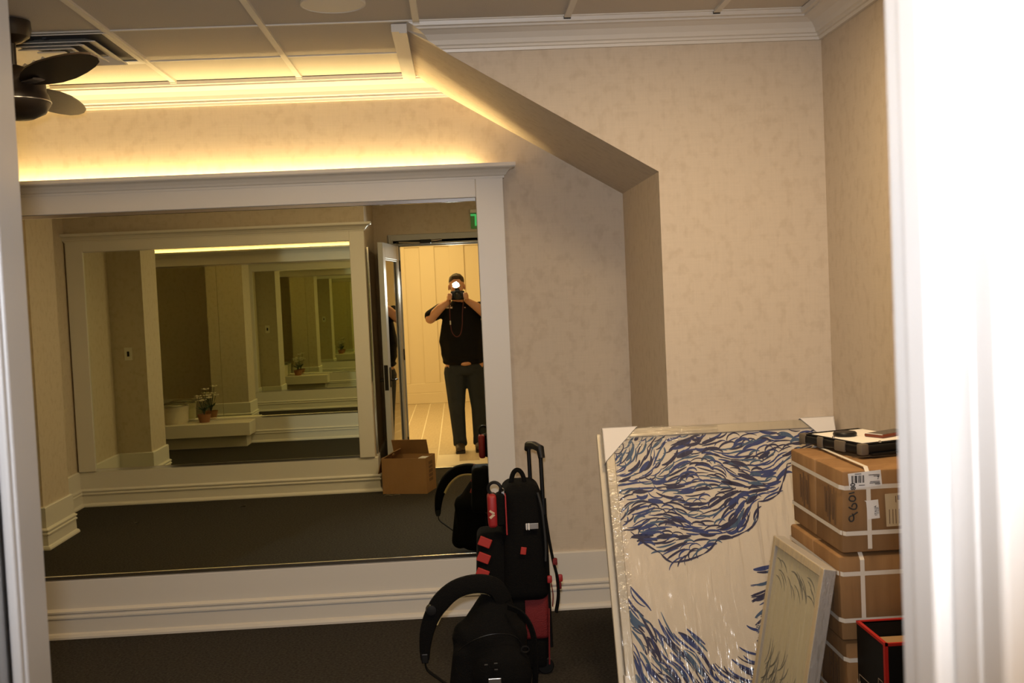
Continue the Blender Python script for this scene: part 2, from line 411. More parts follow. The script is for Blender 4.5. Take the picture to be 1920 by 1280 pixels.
# walls
def wall(name, fn, label):
    g = G(); fn(g); return g.build(name, 'paper_wall', kind='structure', label=label)
wall('wall_back', lambda g: g.box(-4.5, 1.6, YB, YB + .1, 0, 2.7), 'beige mottled wallpaper wall behind the lit mirror')
def fw(g):
    prof = [(slope_x(2.66), 2.66), (XA, 2.03), (XA, 0), (XR + .1, 0), (XR + .1, 2.66)]
    g.prism(prof, lambda p, t: (p[0], t, p[1]), YF, YB)
wall('wall_front', fw, 'wallpapered wall with sloped head and reveal of the mirror alcove')
wall('wall_right', lambda g: g.box(XR, XR + .1, 0.645, YF, 0, 2.7), 'beige wallpaper wall on the right behind the cartons')
wall('wall_opposite', lambda g: g.box(-3.2, XRET, YD - .02, YO, 0, 2.7), 'wallpapered wall carrying the second mirror')
def lw(g):
    g.box(-3.23, -3.13, YO, 2.80, 0, 2.7); g.box(-3.31, -2.83, 2.80, 3.29, 0, 2.7)
    g.box(-4.5, -3.2, 2.1, 2.2, 0, 2.7); g.box(-4.5, XL, 2.1, YB, 0, 2.7)
wall('wall_left', lw, 'wallpapered left wall with square pier')
def dw(g):
    g.box(XRET, -0.55, .645, YD, 0, 2.7); g.box(0.335, XR + .1, .645, YD, 0, 2.7); g.box(-0.55, .335, .645, YD, 2.075, 2.7)
wall('wall_door', dw, 'wall around the open doorway')
# ceiling with tiles and tees
g = G(); g.box(-4.5, 1.6, 0.6, 5.5, 2.66, 2.72); ceil = g.build('ceiling', 'tile', kind='structure', label='suspended ceiling of square tiles in a pale grid')
XT = [-1.28 + .585 * i for i in range(-5, 5)] ; YT = [4.30 + .55 * i for i in range(-5, 3)]
tm = None
for i in range(len(XT)):
    for j in range(len(YT) - 1):
        x0, y0 = XT[i], YT[j]
        if x0 > 1.3: continue
        if abs(x0 + 1.865) < .01 and abs(y0 - 4.30) < .01: continue          # the air diffuser sits here
        if tm is None:
            g = G(); g.box(.004, .581, .003, .547, 0, .014, bevel=.002, seg=1); o = g.build('ceiling_tile', 'tile', local=True); tm = o.data
        else: o = bpy.data.objects.new('ceiling_tile', tm); COL.objects.link(o)
        o.parent = ceil; o.location = (x0, y0, ZC + .004)
for x in XT:
    if x > 1.4: continue
    y1 = 5.27 if x < -.2 else 4.305
    g = G(); g.box(x - .0125, x + .0125, 1.0, y1, ZC - .006, ZC + .006); g.build('ceiling_tee', 'tee', ceil)
    g = G(); g.box(x - .014, x + .014, y1 - .004, y1 + .012, ZC - .010, ZC + .004); g.build('tee_clip', 'bronze' if x > 0.2 else 'tee', ceil)
for y in YT:
    if y > 5.3: continue
    for i in range(len(XT)):
        x0 = XT[i]
        if x0 > 1.3 or (y > 4.35 and x0 > -.3): continue
        x1 = min(x0 + .585, XR)
        if y > 4.35 and x0 > -.75: x1 = -.19
        g = G(); g.box(x0 + .0125, x1 - .0125, y - .006, y + .006, ZC - .001, ZC + .006); g.build('cross_tee', 'tee', ceil)

# crown mouldings, trims, baseboards
CROWN = [(0, 2.53), (.012, 2.53), (.014, 2.541), (.022, 2.543), (.022, 2.552), (.030, 2.556), (.036, 2.572), (.052, 2.592), (.078, 2.604), (.092, 2.606), (.092, 2.613), (.108, 2.615), (.112, 2.63), (0, 2.63)]
g = G()                                            # back wall of the alcove
prof = [(YB - d, z) for d, z in CROWN]
a = [g.b.verts.new((XL, y, z)) for y, z in prof]; b = [g.b.verts.new((slope_x(z) + .004, y, z)) for y, z in prof]
for i in range(len(prof)):
    j = (i + 1) % len(prof); g.b.faces.new((a[i], a[j], b[j], b[i]))
g.b.faces.new(a); g.b.faces.new(b[::-1]); g.build('trim_1', 'trim', kind='structure', label='crown moulding glowing above the mirror')
g = G()                                            # front wall + right wall, mitred in the corner
prof = [(d * 1.05, z) for d, z in CROWN]
r0 = [g.b.verts.new((slope_x(z) + (.02 if d > .05 else 0), YF - d, z)) for d, z in prof]
r1 = [g.b.verts.new((XR - d, YF - d, z)) for d, z in prof]; r2 = [g.b.verts.new((XR - d, YD + .02, z)) for d, z in prof]
for R0, R1 in ((r0, r1), (r1, r2)):
    for i in range(len(prof)):
        j = (i + 1) % len(prof); g.b.faces.new((R0[i], R0[j], R1[j], R1[i]))
g.b.faces.new(r0); g.b.faces.new(r2[::-1]); g.build('trim_2', 'trim', kind='structure', label='crown moulding along front and right walls')
g = G(); g.box(-.208, -.178, 4.335, 5.285, 2.600, ZC); g.box(-.178, -.148, 4.335, 5.285, 2.594, ZC); g.build('trim_3', 'trim', kind='structure', label='stepped trim where sloped head meets ceiling')

BASE = [(0, 0), (.046, 0), (.046, .010), (.040, .022), (.030, .028), (.028, .095), (.036, .098), (.036, .106), (.029, .112), (.029, .118), (.036, .124), (.036, .132), (.026, .139), (.019, .143), (.019, .276), (.012, .283), (0, .283)]
def baseboard(name, path, label):
    g = G(); g.sweep(path, BASE); return g.build(name, 'trim', kind='structure', label=label)
baseboard('baseboard_back', [(XA, YB), (XL, YB)], 'tall white baseboard under the lit mirror')
baseboard('baseboard_front', [(XR, YF), (XA, YF), (XA, YB - .0)], 'tall white baseboard behind the wrapped pictures')
baseboard('baseboard_right', [(XR, YD), (XR, YF)], 'tall white baseboard on the right wall')
baseboard('baseboard_left', [(XL, YB), (XL, 2.2), (-3.31, 2.2), (-3.31, 3.29), (-2.83, 3.29), (-2.83, 2.80), (-3.13, 2.80), (-3.13, YO), (XRET, YO), (XRET, YD)][0:10], 'tall white baseboard around the pier and second mirror')

# hall shell
g = G(); g.box(-2.6, 2.6, -5.6, -5.5, 0, 2.95); hw = g.build('wall_hall', 'hall_wall', kind='structure', label='tall panelled wall at the end of the hall')
def bw(x0, x1, y0, y1, n, lab):
    g = G(); g.box(x0, x1, y0, y1, 0, 2.95); g.build(n, 'hall_wall', kind='structure', label=lab)
bw(-2.7, -2.6, -5.6, .645, 'wall_hall_left', 'plain painted side wall of the hall'); bw(2.6, 2.7, -5.6, .645, 'wall_hall_right', 'plain painted wall of the hall opposite side')
def hd(g):
    g.box(-2.6, -.55, .63, .645, 0, 2.95); g.box(.335, 2.6, .63, .645, 0, 2.95); g.box(-.55, .335, .63, .645, 2.075, 2.95)
g = G(); hd(g); g.build('wall_hall_near', 'hall_wall', kind='structure', label='painted hall wall around the doorway')
g = G(); g.box(-2.7, 2.7, -5.6, .645, 2.95, 3.0); g.build('ceiling_hall', 'hall_wall', kind='structure', label='flat hall ceiling')
# raised stiles and rails on the panel wall leave recessed panels
spans = [-2.6 + i * .435 for i in range(13)]
for x in spans:
    g = G(); g.box(x - .11, x + .11, -5.5, -5.472, .30, 2.30, bevel=.006, seg=1); g.build('stile', 'hall_wall', hw)
g = G(); g.box(-2.6, 2.6, -5.5, -5.472, 2.30, 2.5, bevel=.006, seg=1); g.build('rail', 'hall_wall', hw)
g = G(); g.box(-2.6, 2.6, -5.5, -5.472, .16, .30, bevel=.006, seg=1); g.build('rail', 'hall_wall', hw)
g = G(); g.box(-2.6, 2.6, -5.5, -5.46, 0, .16, bevel=.006, seg=1); g.build('skirting', 'hall_wall', hw)

# door frame: jambs with stop, casing on both sides
g = G()
JL, JR, JH = -0.515, 0.298, 2.045
for s, x in ((-1, JL), (1, JR)):
    xo = x + s * .045
    g.box(min(x, xo), max(x, xo), .630, .742, 0, JH)
    xs = x - s * .013
    g.box(min(x, xs), max(x, xs), .660, .693, 0, JH, bevel=.003, seg=2)
g.box(JL - .045, JR + .045, .630, .742, JH, JH + .04); g.box(JL, JR, .660, .693, JH - .013, JH)
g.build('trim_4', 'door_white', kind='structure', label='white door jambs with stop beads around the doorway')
g = G()
for y0, y1, s in ((YD, YD + .010, 1), (.606, .631, -1)):
    wl = .085
    for x0, x1 in ((JL - .001 - wl, JL - .001), (JR + .001, JR + .001 + wl)):
        g.box(x0, x1, y0, y1, 0, JH + .095, bevel=.006); 
        xi = x0 if x0 > 0 else x1 - .02
        g.box(xi, xi + .02, y0 - .006 if s < 0 else y0, y1 + .006 if s > 0 else y1, 0, JH + .01, bevel=.004)
        xi = x1 - .022 if x0 > 0 else x0
        g.box(xi, xi + .022, y0 - .012 if s < 0 else y0, y1 + .012 if s > 0 else y1, 0, JH + .095, bevel=.005)
    g.box(JL - .008 - wl, JR + .008 + wl, y0, y1 + (.002 if s > 0 else 0), JH + .010, JH + .095, bevel=.006)
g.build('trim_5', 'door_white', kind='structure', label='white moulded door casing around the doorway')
g = G(); g.box(JL, JR, .635, .735, 0, .012, bevel=.004); g.build('trim_6', 'brushed', kind='structure', label='metal threshold strip between carpet and hall planks')

# door leaf, opened into the room, glazed; local frame: x along leaf from hinge, y through thickness, z up
hx, hy, lx, ly = -.512, .748, -.600, 1.574
ang = math.atan2(ly - hy, lx - hx); LW = math.hypot(lx - hx, ly - hy); T = .044
door = empty('door_1', (hx, hy, .008), 'white glazed door standing open into the room', None, None, 'structure', rot=(0, 0, ang))
DH = 2.03
def leafbox(name, x0, x1, z0, z1, m='door_white', y0=0.0, y1=T, bev=.004):
    g = G(); g.box(x0, x1, y0, y1, z0, z1, bevel=bev); return g.build(name, m, door, local=True)
SW = .112
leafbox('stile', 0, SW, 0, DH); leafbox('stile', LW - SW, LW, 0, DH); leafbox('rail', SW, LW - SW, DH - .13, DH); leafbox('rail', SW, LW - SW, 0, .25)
g = G(); g.box(SW - .004, LW - SW + .004, T / 2 - .004, T / 2 + .004, .246, DH - .126); g.build('pane', 'door_glass', door, local=True)
for y0, y1 in ((.003, .016), (T - .016, T - .003)):
    g = G(); z0, z1, x0, x1 = .25, DH - .13, SW, LW - SW
    g.box(x0, x0 + .016, y0, y1, z0, z1, bevel=.004); g.box(x1 - .016, x1, y0, y1, z0, z1, bevel=.004); g.box(x0 + .016, x1 - .016, y0, y1, z1 - .016, z1, bevel=.004); g.box(x0 + .016, x1 - .016, y0, y1, z0, z0 + .016, bevel=.004)
    g.build('glazing_bead', 'door_white', door, local=True)
leafbox('lock_faceplate', LW - .001, LW + .002, .80, 1.01, 'bronze', T / 2 - .016, T / 2 + .016, .001)
for s in (-1, 1):
    y = -.0 if s < 0 else T
    g = G(); g.box(LW - .085, LW - .040, min(y, y + s * .008), max(y, y + s * .008), .82, .99, bevel=.003)
    pl_ = g.build('handle_plate', 'bronze', door, local=True)
    g = G(); g.tube([(LW - .062, y, .88), (LW - .062, y + s * .035, .88)], .010, 12); g.tube(smooth_path([(LW - .062, y + s * .035, .88), (LW - .10, y + s * .040, .88), (LW - .175, y + s * .038, .878)], 4), .009, 10)
    o = g.build('lever', 'bronze', pl_, local=True, smooth=True)
for z in (.2, 1.0, 1.8):
    g = G(); g.tube([(-.004, -.004, z), (-.004, -.004, z + .1)], .006, 10); g.build('hinge', 'bronze', door, local=True, smooth=True)

dc = empty('door_closer', (-.30, YD + .03, 2.09), 'dark overhead door closer with silver arm on the door head', 'door closer')
g = G(); g.box(-.315, -.215, YD + .034, YD + .075, 2.05, 2.085, bevel=.006); g.build('closer_body', 'black_plastic', dc)
g = G(); g.tube([(-.22, YD + .05, 2.075), (-.12, YD + .10, 2.078)], .007, 8); g.tube([(-.30, YD + .05, 2.06), (-.50, YD + .12, 2.066)], .006, 8); g.build('arm', 'brushed', dc, smooth=True)
g = G(); g.box(-.53, -.29, YD + .034, YD + .05, 2.056, 2.074, bevel=.003); g.build('track', 'black_plastic', dc)

# clear corner guard on the return beside the door
cg = empty('corner_guard', (XRET, YO, 0), 'clear shiny corner guard on the wall end beside the open door', 'corner guard')
g = G(); g.box(XRET - .001, XRET + .004, YO - .05, YO + .004, .9, 1.98); g.build('side_flange', 'clear', cg)
g = G(); g.box(XRET + .004, XRET + .022, YO - .035, YO - .022, .3, 2.0, bevel=.004); g.build('edge_strip', 'chrome', cg)

# ================================================================== the two framed wall mirrors
def wall_mirror(y, s, x0, x1, ox0, ox1, zbot, ztop, label, seams, cap_left, cap_right, trough):
    """y wall face, s = +1 room lies at larger y, -1 room lies at smaller y. x0..x1 outer, ox0..ox1 opening"""
    root = empty('wall_mirror', ((x0 + x1) / 2, y, zbot), label, 'mirror')
    def yb(a, b):
        return (min(y + s * a, y + s * b), max(y + s * a, y + s * b))
    edges = [ox0] + seams + [ox1]
    for a, b in zip(edges[:-1], edges[1:]):
        g = G(); y0, y1 = yb(.003, .015); g.box(a + .0015, b - .0015, y0, y1, zbot - .01, ztop + .01); g.build('mirror_glass', 'mirror', root)
    y0, y1 = yb(.0, .032)
    g = G(); g.box(ox1, x1, y0, y1, zbot, 2.135, bevel=.003); g.build('stile', 'trim', root)
    g = G(); g.box(x0, ox0, y0, y1, zbot, 2.135, bevel=.003); g.build('stile', 'trim', root)
    g = G(); g.box(ox0, ox1, y0, y1, ztop, 2.135, bevel=.003); g.build('top_rail', 'trim', root)
    # polished channels holding the glass
    for nm, z0, z1 in (('lower_channel', zbot, zbot + .020), ('upper_channel', ztop - (.018 if trough else .006), ztop)):
        g = G(); ya, yb2 = yb(.014, .021); g.box(ox0 + .002, ox1 - .002, ya, yb2, z0, z1, bevel=.0015, seg=1); g.build(nm, 'chrome', root)
    # cornice: hollow profile with a lip that hides the LED tape
    P = [(.030, 2.128), (.036, 2.128), (.038, 2.138), (.044, 2.142), (.050, 2.152), (.064, 2.166), (.078, 2.172), (.088, 2.174), (.092, 2.180), (.092, 2.196), (.084, 2.196), (.078, 2.184), (.060, 2.176), (.040, 2.156), (.030, 2.140)]
    g = G()
    ex1 = .065 if cap_right else 0; ex0 = .065 if cap_left else 0
    # ends flare with the profile, like a mitred return
    def ring(xe, sg, on): return [g.b.verts.new((xe + sg * (on * (d - .030)), y + s * d, z)) for d, z in P]
    a = ring(x0, -1, 1 if cap_left else 0); b = ring(x1, 1, 1 if cap_right else 0)
    for i in range(len(P)):
        j = (i + 1) % len(P); g.b.faces.new((a[i], a[j], b[j], b[i]))
    g.b.faces.new(a); g.b.faces.new(b[::-1])
    Q = P[:10] + [(.0, 2.196), (.0, 2.128)]
    for xe, sg, on in ((x0, -1, cap_left), (x1, 1, cap_right)):
        if on:      # mitred return to the wall
            A = [g.b.verts.new((xe + sg * (d - .030), y + s * d, z)) for d, z in P]
            B_ = [g.b.verts.new((xe + sg * (d - .030), y + s * .001, z)) for d, z in P]
            for i in range(len(P)):
                j = (i + 1) % len(P); g.b.faces.new((A[i], A[j], B_[j], B_[i]))
            g.b.faces.new(B_)
    g.build('cornice', 'trim', root)
    return root
wall_mirror(YB, -1, -4.36, .245, -4.22, .111, .283, 2.040, 'wide white-framed wall mirror under the glowing warm light strip', [-2.72], False, True, True)
wall_mirror(YO, 1, -3.115, -.735, -2.98, -.855, .283, 2.050, 'second white-framed mirror seen in reflection beside the open door', [], True, True, False)

led = empty('led_strip', (-2.0, YB - .06, 2.137), 'warm LED light strip hidden on top of the mirror frame', 'light strip')
g = G(); g.box(-4.18, .12, YB - .024, YB - .012, 2.137, 2.1405); g.build('tape', 'led', led)
g = G(); g.box(-4.2, .13, YB - .030, YB - .006, 2.1351, 2.137); g.build('tray', 'tee', led)

# ================================================================== ceiling fixtures
fan = empty('ceiling_fan', (-1.56, 4.10, 2.27), 'dark three-blade ceiling fan below the air diffuser', 'ceiling fan')
fx, fy = -1.56, 4.10
g = G(); g.lathe([(.0, 2.628), (.066, 2.628), (.068, 2.600), (.060, 2.572), (.030, 2.552), (.014, 2.548)], (fx, fy, 0)); g.build('canopy', 'fan_dark', fan, smooth=True)
g = G(); g.tube([(fx, fy, 2.56), (fx, fy, 2.44)], .012, 12); g.build('rod', 'fan_dark', fan, smooth=True)
g = G(); g.lathe([(.02, 2.47), (.05, 2.46), (.085, 2.435), (.105, 2.405), (.105, 2.375), (.112, 2.365), (.118, 2.345), (.118, 2.33), (.10, 2.30), (.06, 2.280), (.0, 2.274)], (fx, fy, 0)); g.build('motor_housing', 'fan_dark', fan, smooth=True)
g = G(); g.torus((fx, fy, 2.338), .119, .003, seg=40, rs=6); g.build('trim_ring', 'brushed', fan, smooth=True)
for az in (-46, 87, 204):
    a = rad(az); d = Vector((math.cos(a), math.sin(a), 0)); n = Vector((-math.sin(a), math.cos(a), 0)); pitch = rad(-16)
    nn = n * math.cos(pitch) + Vector((0, 0, math.sin(pitch)))
    C0 = Vector((fx, fy, 2.395)); top = []; bot = []
    prof = [(.10, .028), (.17, .052), (.24, .066), (.34, .070), (.44, .062), (.52, .050), (.58, .034), (.61, .012)]
    g = G()
    L1 = [C0 + d * r + nn * w for r, w in prof]; L2 = [C0 + d * r - nn * w for r, w in prof]
    up = Vector((0, 0, .006))
    for off in (0, 1):
        g.quadstrip([p + up * off for p in L1], [p + up * off for p in L2])
    g.quadstrip([p for p in L1], [p + up for p in L1]); g.quadstrip([p for p in L2], [p + up for p in L2])
    g.poly([L1[0], L2[0], L2[0] + up, L1[0] + up]); g.poly([L1[-1], L2[-1], L2[-1] + up, L1[-1] + up])
    bl = g.build('blade', 'fan_dark', fan, smooth=True)
    g = G(); g.tube([C0 + d * .09 + Vector((0, 0, .0)), C0 + d * .14 + Vector((0, 0, -.004)), C0 + d * .20 + Vector((0, 0, -.006))], 1.0, 8, flat=(.008, .045)); g.build('blade_iron', 'brushed', bl)

vent = empty('air_diffuser', (-1.5725, 4.575, ZC), 'square louvred air diffuser in the ceiling behind the fan', 'air vent')
cx, cy = -1.5725, 4.575
g = G(); g.box(cx - .28, cx + .28, cy - .265, cy + .265, ZC + .004, ZC + .008); g.build('duct_plate', 'vent_dark', vent)
def ring(nm, ho, hi, zo, zi, m='vent_white'):
    g = G(); sy = .945
    def sq(h, z): return [Vector((cx + a * h, cy + b * h * sy, z)) for a, b in ((-1, -1), (1, -1), (1, 1), (-1, 1))]
    O, I = sq(ho, zo), sq(hi, zi); t = Vector((0, 0, .004))
    for i in range(4):
        j = (i + 1) % 4
        g.poly([O[i], O[j], I[j], I[i]]); g.poly([O[i] + t, I[i] + t, I[j] + t, O[j] + t]); g.poly([O[i], O[i] + t, O[j] + t, O[j]]); g.poly([I[i], I[j], I[j] + t, I[i] + t])
    return g.build(nm, m, vent)
ring('outer_frame', .290, .262, ZC - .008, ZC - .002)
ring('louver', .225, .170, ZC - .022, ZC + .0005); ring('louver', .165, .115, ZC - .022, ZC + .0005); ring('louver', .108, .065, ZC - .022, ZC + .0005)
g = G(); g.box(cx - .055, cx + .055, cy - .05, cy + .05, ZC - .022, ZC - .016, bevel=.003); g.build('centre_plate', 'vent_white', vent)
for sx in (-1, 1):
    g = G(); g.box(cx + sx * .03 - .008, cx + sx * .03 + .008, cy - .2, cy + .2, ZC - .002, ZC + .004); g.build('support_bar', 'vent_dark', vent)

sp = empty('ceiling_speaker', (-.395, 4.02, ZC), 'round flat beige grille in the ceiling tile', 'ceiling speaker')
g = G(); g.lathe([(.0, ZC - .006), (.085, ZC - .006), (.112, ZC - .004), (.116, ZC + .001), (.116, ZC + .006), (.0, ZC + .006)], (-.395, 4.01, 0), seg=40); g.build('grille', 'tee', sp, smooth=True)
g = G(); g.torus((-.395, 4.01, ZC - .003), .113, .004, seg=40, rs=6); g.build('rim', 'tee', sp, smooth=True)

ex = empty('exit_sign', (.30, YD + .03, 2.16), 'green edge-lit exit sign above the doorway, half hidden in the mirror', 'exit sign')
g = G(); g.box(.145, .46, YD + .0, YD + .035, 2.305, 2.340, bevel=.006); g.build('housing', 'vent_white', ex)
g = G(); g.box(.150, .455, YD + .014, YD + .020, 2.165, 2.305, bevel=.001, seg=1); g.build('panel', 'exit_panel', ex)
text('letters', 'EXIT', .15, 'exit_green', ex, frame_m(Vector((.305, YD + .021, 2.237)) - ex.location, (-1, 0, 0), (0, 0, 1)), bold=.002)

sw = empty('light_switch', (-3.0, 2.80, 1.15), 'small white light switch plate on the pier in the reflection', 'light switch')
g = G(); g.box(-3.02, -2.95, 2.792, 2.80, 1.12, 1.235, bevel=.002); g.build('plate', 'vent_white', sw)
g = G(); g.box(-2.995, -2.975, 2.785, 2.792, 1.155, 1.20, bevel=.002); g.build('rocker', 'bronze', sw)

# ================================================================== wrapped pictures leaning on the front wall
def stroke(g, pts, w, lift):
    """tapered brush stroke ribbon in the picture plane (local x,z), y = -lift"""
    n = len(pts); L = []; R = []
    for i, p in enumerate(pts):
        t = i / (n - 1); a = pts[min(i + 1, n - 1)]; b = pts[max(i - 1, 0)]
        dx, dz = a[0] - b[0], a[1] - b[1]; l = math.hypot(dx, dz) or 1
        ww = w * (.12 + .88 * math.sin(math.pi * min(1, (t * .93 + .04))) ** .7)
        L.append((p[0] - dz / l * ww, -lift, p[1] + dx / l * ww)); R.append((p[0] + dz / l * ww, -lift, p[1] - dx / l * ww))
    g.quadstrip(L, R)
def inpoly(x, y, P):
    c = False; j = len(P) - 1
    for i in range(len(P)):
        if (P[i][1] > y) != (P[j][1] > y) and x < (P[j][0] - P[i][0]) * (y - P[i][1]) / (P[j][1] - P[i][1]) + P[i][0]: c = not c
        j = i
    return c

AW, AH, ATK = .928, 1.075, .042
top_p, bot_p = Vector((.556, 4.362, 1.008)), Vector((.556, 3.955, 0.013))
lean = math.atan2(top_p.y - bot_p.y, top_p.z - bot_p.z); AH = (top_p - bot_p).length
art = empty('framed_picture', bot_p, 'large plastic-wrapped framed picture of blue brush strokes leaning on the wall', 'picture', rot=(-lean, 0, 0))
# local: x right, z up the picture, front face at y=0, back at +y
def frame_parts(root, w, h, bw, tk, mface, mside, depth_lip=.010):
    for nm, x0, x1, z0, z1 in (('frame_side', 0, bw, 0, h), ('frame_side', w - bw, w, 0, h), ('frame_top', bw, w - bw, h - bw, h), ('frame_bottom', bw, w - bw, 0, bw)):
        g = G(); g.box(x0, x1, 0, tk, z0, z1, bevel=.003)
        o = g.build(nm, [mface, mside], root, local=True)
        for p in o.data.polygons:
            if p.normal.y > -.5: p.material_index = 1
frame_parts(art, AW, AH, .036, ATK, 'silver_frame', 'side_frame')
g = G(); g.box(.034, AW - .034, .008, .014, .034, AH - .034); g.build('canvas', 'canvas', art, local=True)
# brush strokes: designed on a sheet X 0..1000 (left to right), Y 0..1180 (top to bottom)
def sheet(X, Y): return (.036 + X / 1000 * (AW - .072), AH - .036 - Y / 1180 * (AH - .072))
UPPER = [(-20, -10), (1020, -10), (1000, 120), (900, 130), (800, 165), (765, 255), (730, 310), (640, 335), (625, 420), (560, 470), (430, 500), (360, 560), (215, 590), (165, 545), (40, 440), (-20, 430)]
LOWER = [(0, 700), (50, 715), (75, 800), (130, 870), (165, 850), (215, 930), (290, 905), (335, 1000), (360, 1060), (450, 1060), (520, 1000), (555, 900), (565, 760), (600, 640), (680, 600), (1000, 560), (1010, 1190), (-10, 1190)]
rnd = random.Random(11)
def ang_upper(X, Y):
    return rad(16 + 24 * math.sin(X / 150 + Y / 120) + 20 * math.sin(X / 83 - Y / 60 + 1.3) + 9 * math.sin(Y / 45))
def ang_lower(X, Y):
    if X < 420: return rad(118 + 12 * math.sin(Y / 60 + X / 50) + X / 30)
    if X < 560: return rad(158 + 10 * math.sin(X / 40))
    return rad(22 + 14 * math.sin(X / 60 + Y / 50))
gs = {'navy': G(), 'blue': G(), 'teal': G()}
def field(P, fn, sx, sy, ln, wd, curl):
    Y = -10; row = 0
    while Y < 1190:
        X = -20 + (row % 2) * sx / 2
        while X < 1010:
            x = X + rnd.uniform(-.3, .3) * sx; y = Y + rnd.uniform(-.35, .35) * sy
            if inpoly(x, y, P):
                L = ln * rnd.uniform(.7, 1.35); pts = []; c = curl * rnd.uniform(-.4, 1.0) * (1 if math.sin(x / 170 + y / 140) > 0 else -1)
                cx_, cy_ = x, y; fwd = []; back = []
                for sgn, lst in ((1, fwd), (-1, back)):
                    px, py = x, y
                    for k in range(5):
                        a = fn(px, py) + c * sgn * k * .22
                        px += math.cos(a) * sgn * L / 10; py -= math.sin(a) * sgn * L / 10
                        lst.append((px, py))
                line = back[::-1] + [(x, y)] + fwd
                line = [q for q in line if -2 < q[0] < 1002 and -2 < q[1] < 1182]
                if len(line) > 4:
                    u = rnd.random(); key = 'navy' if u < .42 else ('blue' if u < .76 else 'teal')
                    w = wd * rnd.choice((.65, .8, 1, 1, 1.2, 1.9)) / 1000 * AW
                    stroke(gs[key], [sheet(*q) for q in line], w, -.008 + .0006 + rnd.random() * .0008)
            X += sx
        Y += sy; row += 1
field(UPPER, ang_upper, 47, 21, 88, 4.0, 1.4)
field(LOWER, ang_lower, 31, 44, 110, 4.8, .7)
# darker pools where strokes run together
for _ in range(34):
    x, y = rnd.uniform(20, 800), rnd.uniform(20, 520)
    if inpoly(x, y, UPPER):
        a = ang_upper(x, y); L = rnd.uniform(30, 55)
        stroke(gs['navy' if rnd.random() < .6 else 'blue'], [sheet(x + math.cos(a) * L * t, y - math.sin(a) * L * t) for t in (-1, -.5, 0, .5, 1)], rnd.uniform(7, 12) / 1000 * AW, -.008 + .0016)
# the outline of the upper drift
for P, r in ((UPPER, range(2, 14)), (LOWER, ())):
    for i in r:
        a, b = P[i], P[i + 1]
        stroke(gs['navy'], [sheet(a[0] + (b[0] - a[0]) * t, a[1] + (b[1] - a[1]) * t + 8 * math.sin(math.pi * t)) for t in (0, .25, .5, .75, 1)], .0042, -.0066)
for kk, gg in gs.items():
    gg.build('brush_strokes', kk, art, local=True, kind='stuff')
g = G()
nx = 24; nz = 28
for i in range(1):
    A = [(-.003, -.004, 0), (AW + .003, -.004, 0)]
    g.quadstrip([(-.003, -.004, 0), (AW + .003, -.004, 0)], [(-.003, -.004, AH + .003), (AW + .003, -.004, AH + .003)])
g.build('plastic_wrap', 'film', art, local=True)
g = G(); g.quadstrip([(-.003, -.004, 0), (-.003, -.004, AH)], [(-.003, ATK + .002, 0), (-.003, ATK + .002, AH)]); g.build('plastic_wrap', 'film_h', art, local=True)
g = G(); g.quadstrip([(.05, -.0042, AH - .085), (.46, -.0042, AH - .05)], [(.05, -.0042, AH + .002), (.46, -.0042, AH + .002)]); g.build('plastic_wrap', 'film_top', art, local=True)
g = G(); g.quadstrip([(.0, -.0042, .36), (.055, -.0042, .36)], [(.0, -.0042, AH - .16), (.055, -.0042, AH - .16)]); g.build('plastic_wrap', 'film_h', art, local=True)
# cardboard corner protectors
def corner(x, z, sx, sz):
    L = .135; g = G(); P = [(x - sx * .006, z + sz * .006), (x + sx * L, z + sz * .006), (x - sx * .006, z - sz * L)]
    g.prism(P, lambda p, t: (p[0], t, p[1]), -.008, -.005)
    g.box(min(x - sx * .006, x + sx * L), max(x - sx * .006, x + sx * L), -.008, ATK, min(z + sz * .003, z + sz * .006), max(z + sz * .003, z + sz * .006)) 
    g.box(min(x - sx * .006, x - sx * .003), max(x - sx * .006, x - sx * .003), -.008, ATK, min(z, z - sz * L), max(z, z - sz * L))
    g.build('corner_protector', 'cardcorner', art, local=True)
corner(0, AH, 1, 1); corner(AW, AH, -1, 1); corner(0, 0, 1, -1)

# a second framed picture hidden behind the first
art2 = empty('framed_picture', bot_p + Vector((-.024, .047, -.001)), 'framed picture hidden behind the blue brush stroke picture, only its edge showing', 'picture', rot=(-lean, 0, 0))
h2 = AH - .022
frame_parts(art2, AW, h2, .036, .016, 'silver_frame', 'side_frame')
g = G(); g.box(.034, AW - .034, .008, .014, .034, h2 - .034); g.build('canvas', 'canvas', art2, local=True)

# the smaller wrapped picture leaning on the cartons, facing the mirror side
ta, tb = Vector((1.023, 3.627, .714)), Vector((1.038, 3.160, .690))
Wd = math.hypot(tb.x - ta.x, tb.y - ta.y)
az = math.atan2(tb.y - ta.y, tb.x - ta.x)
sm_lean = math.atan(.188); HS = .714 / math.cos(sm_lean)
small = empty('framed_picture', (ta.x - .714 * .188, ta.y, .004), 'small plastic-wrapped pale framed picture leaning against the cartons', 'picture')
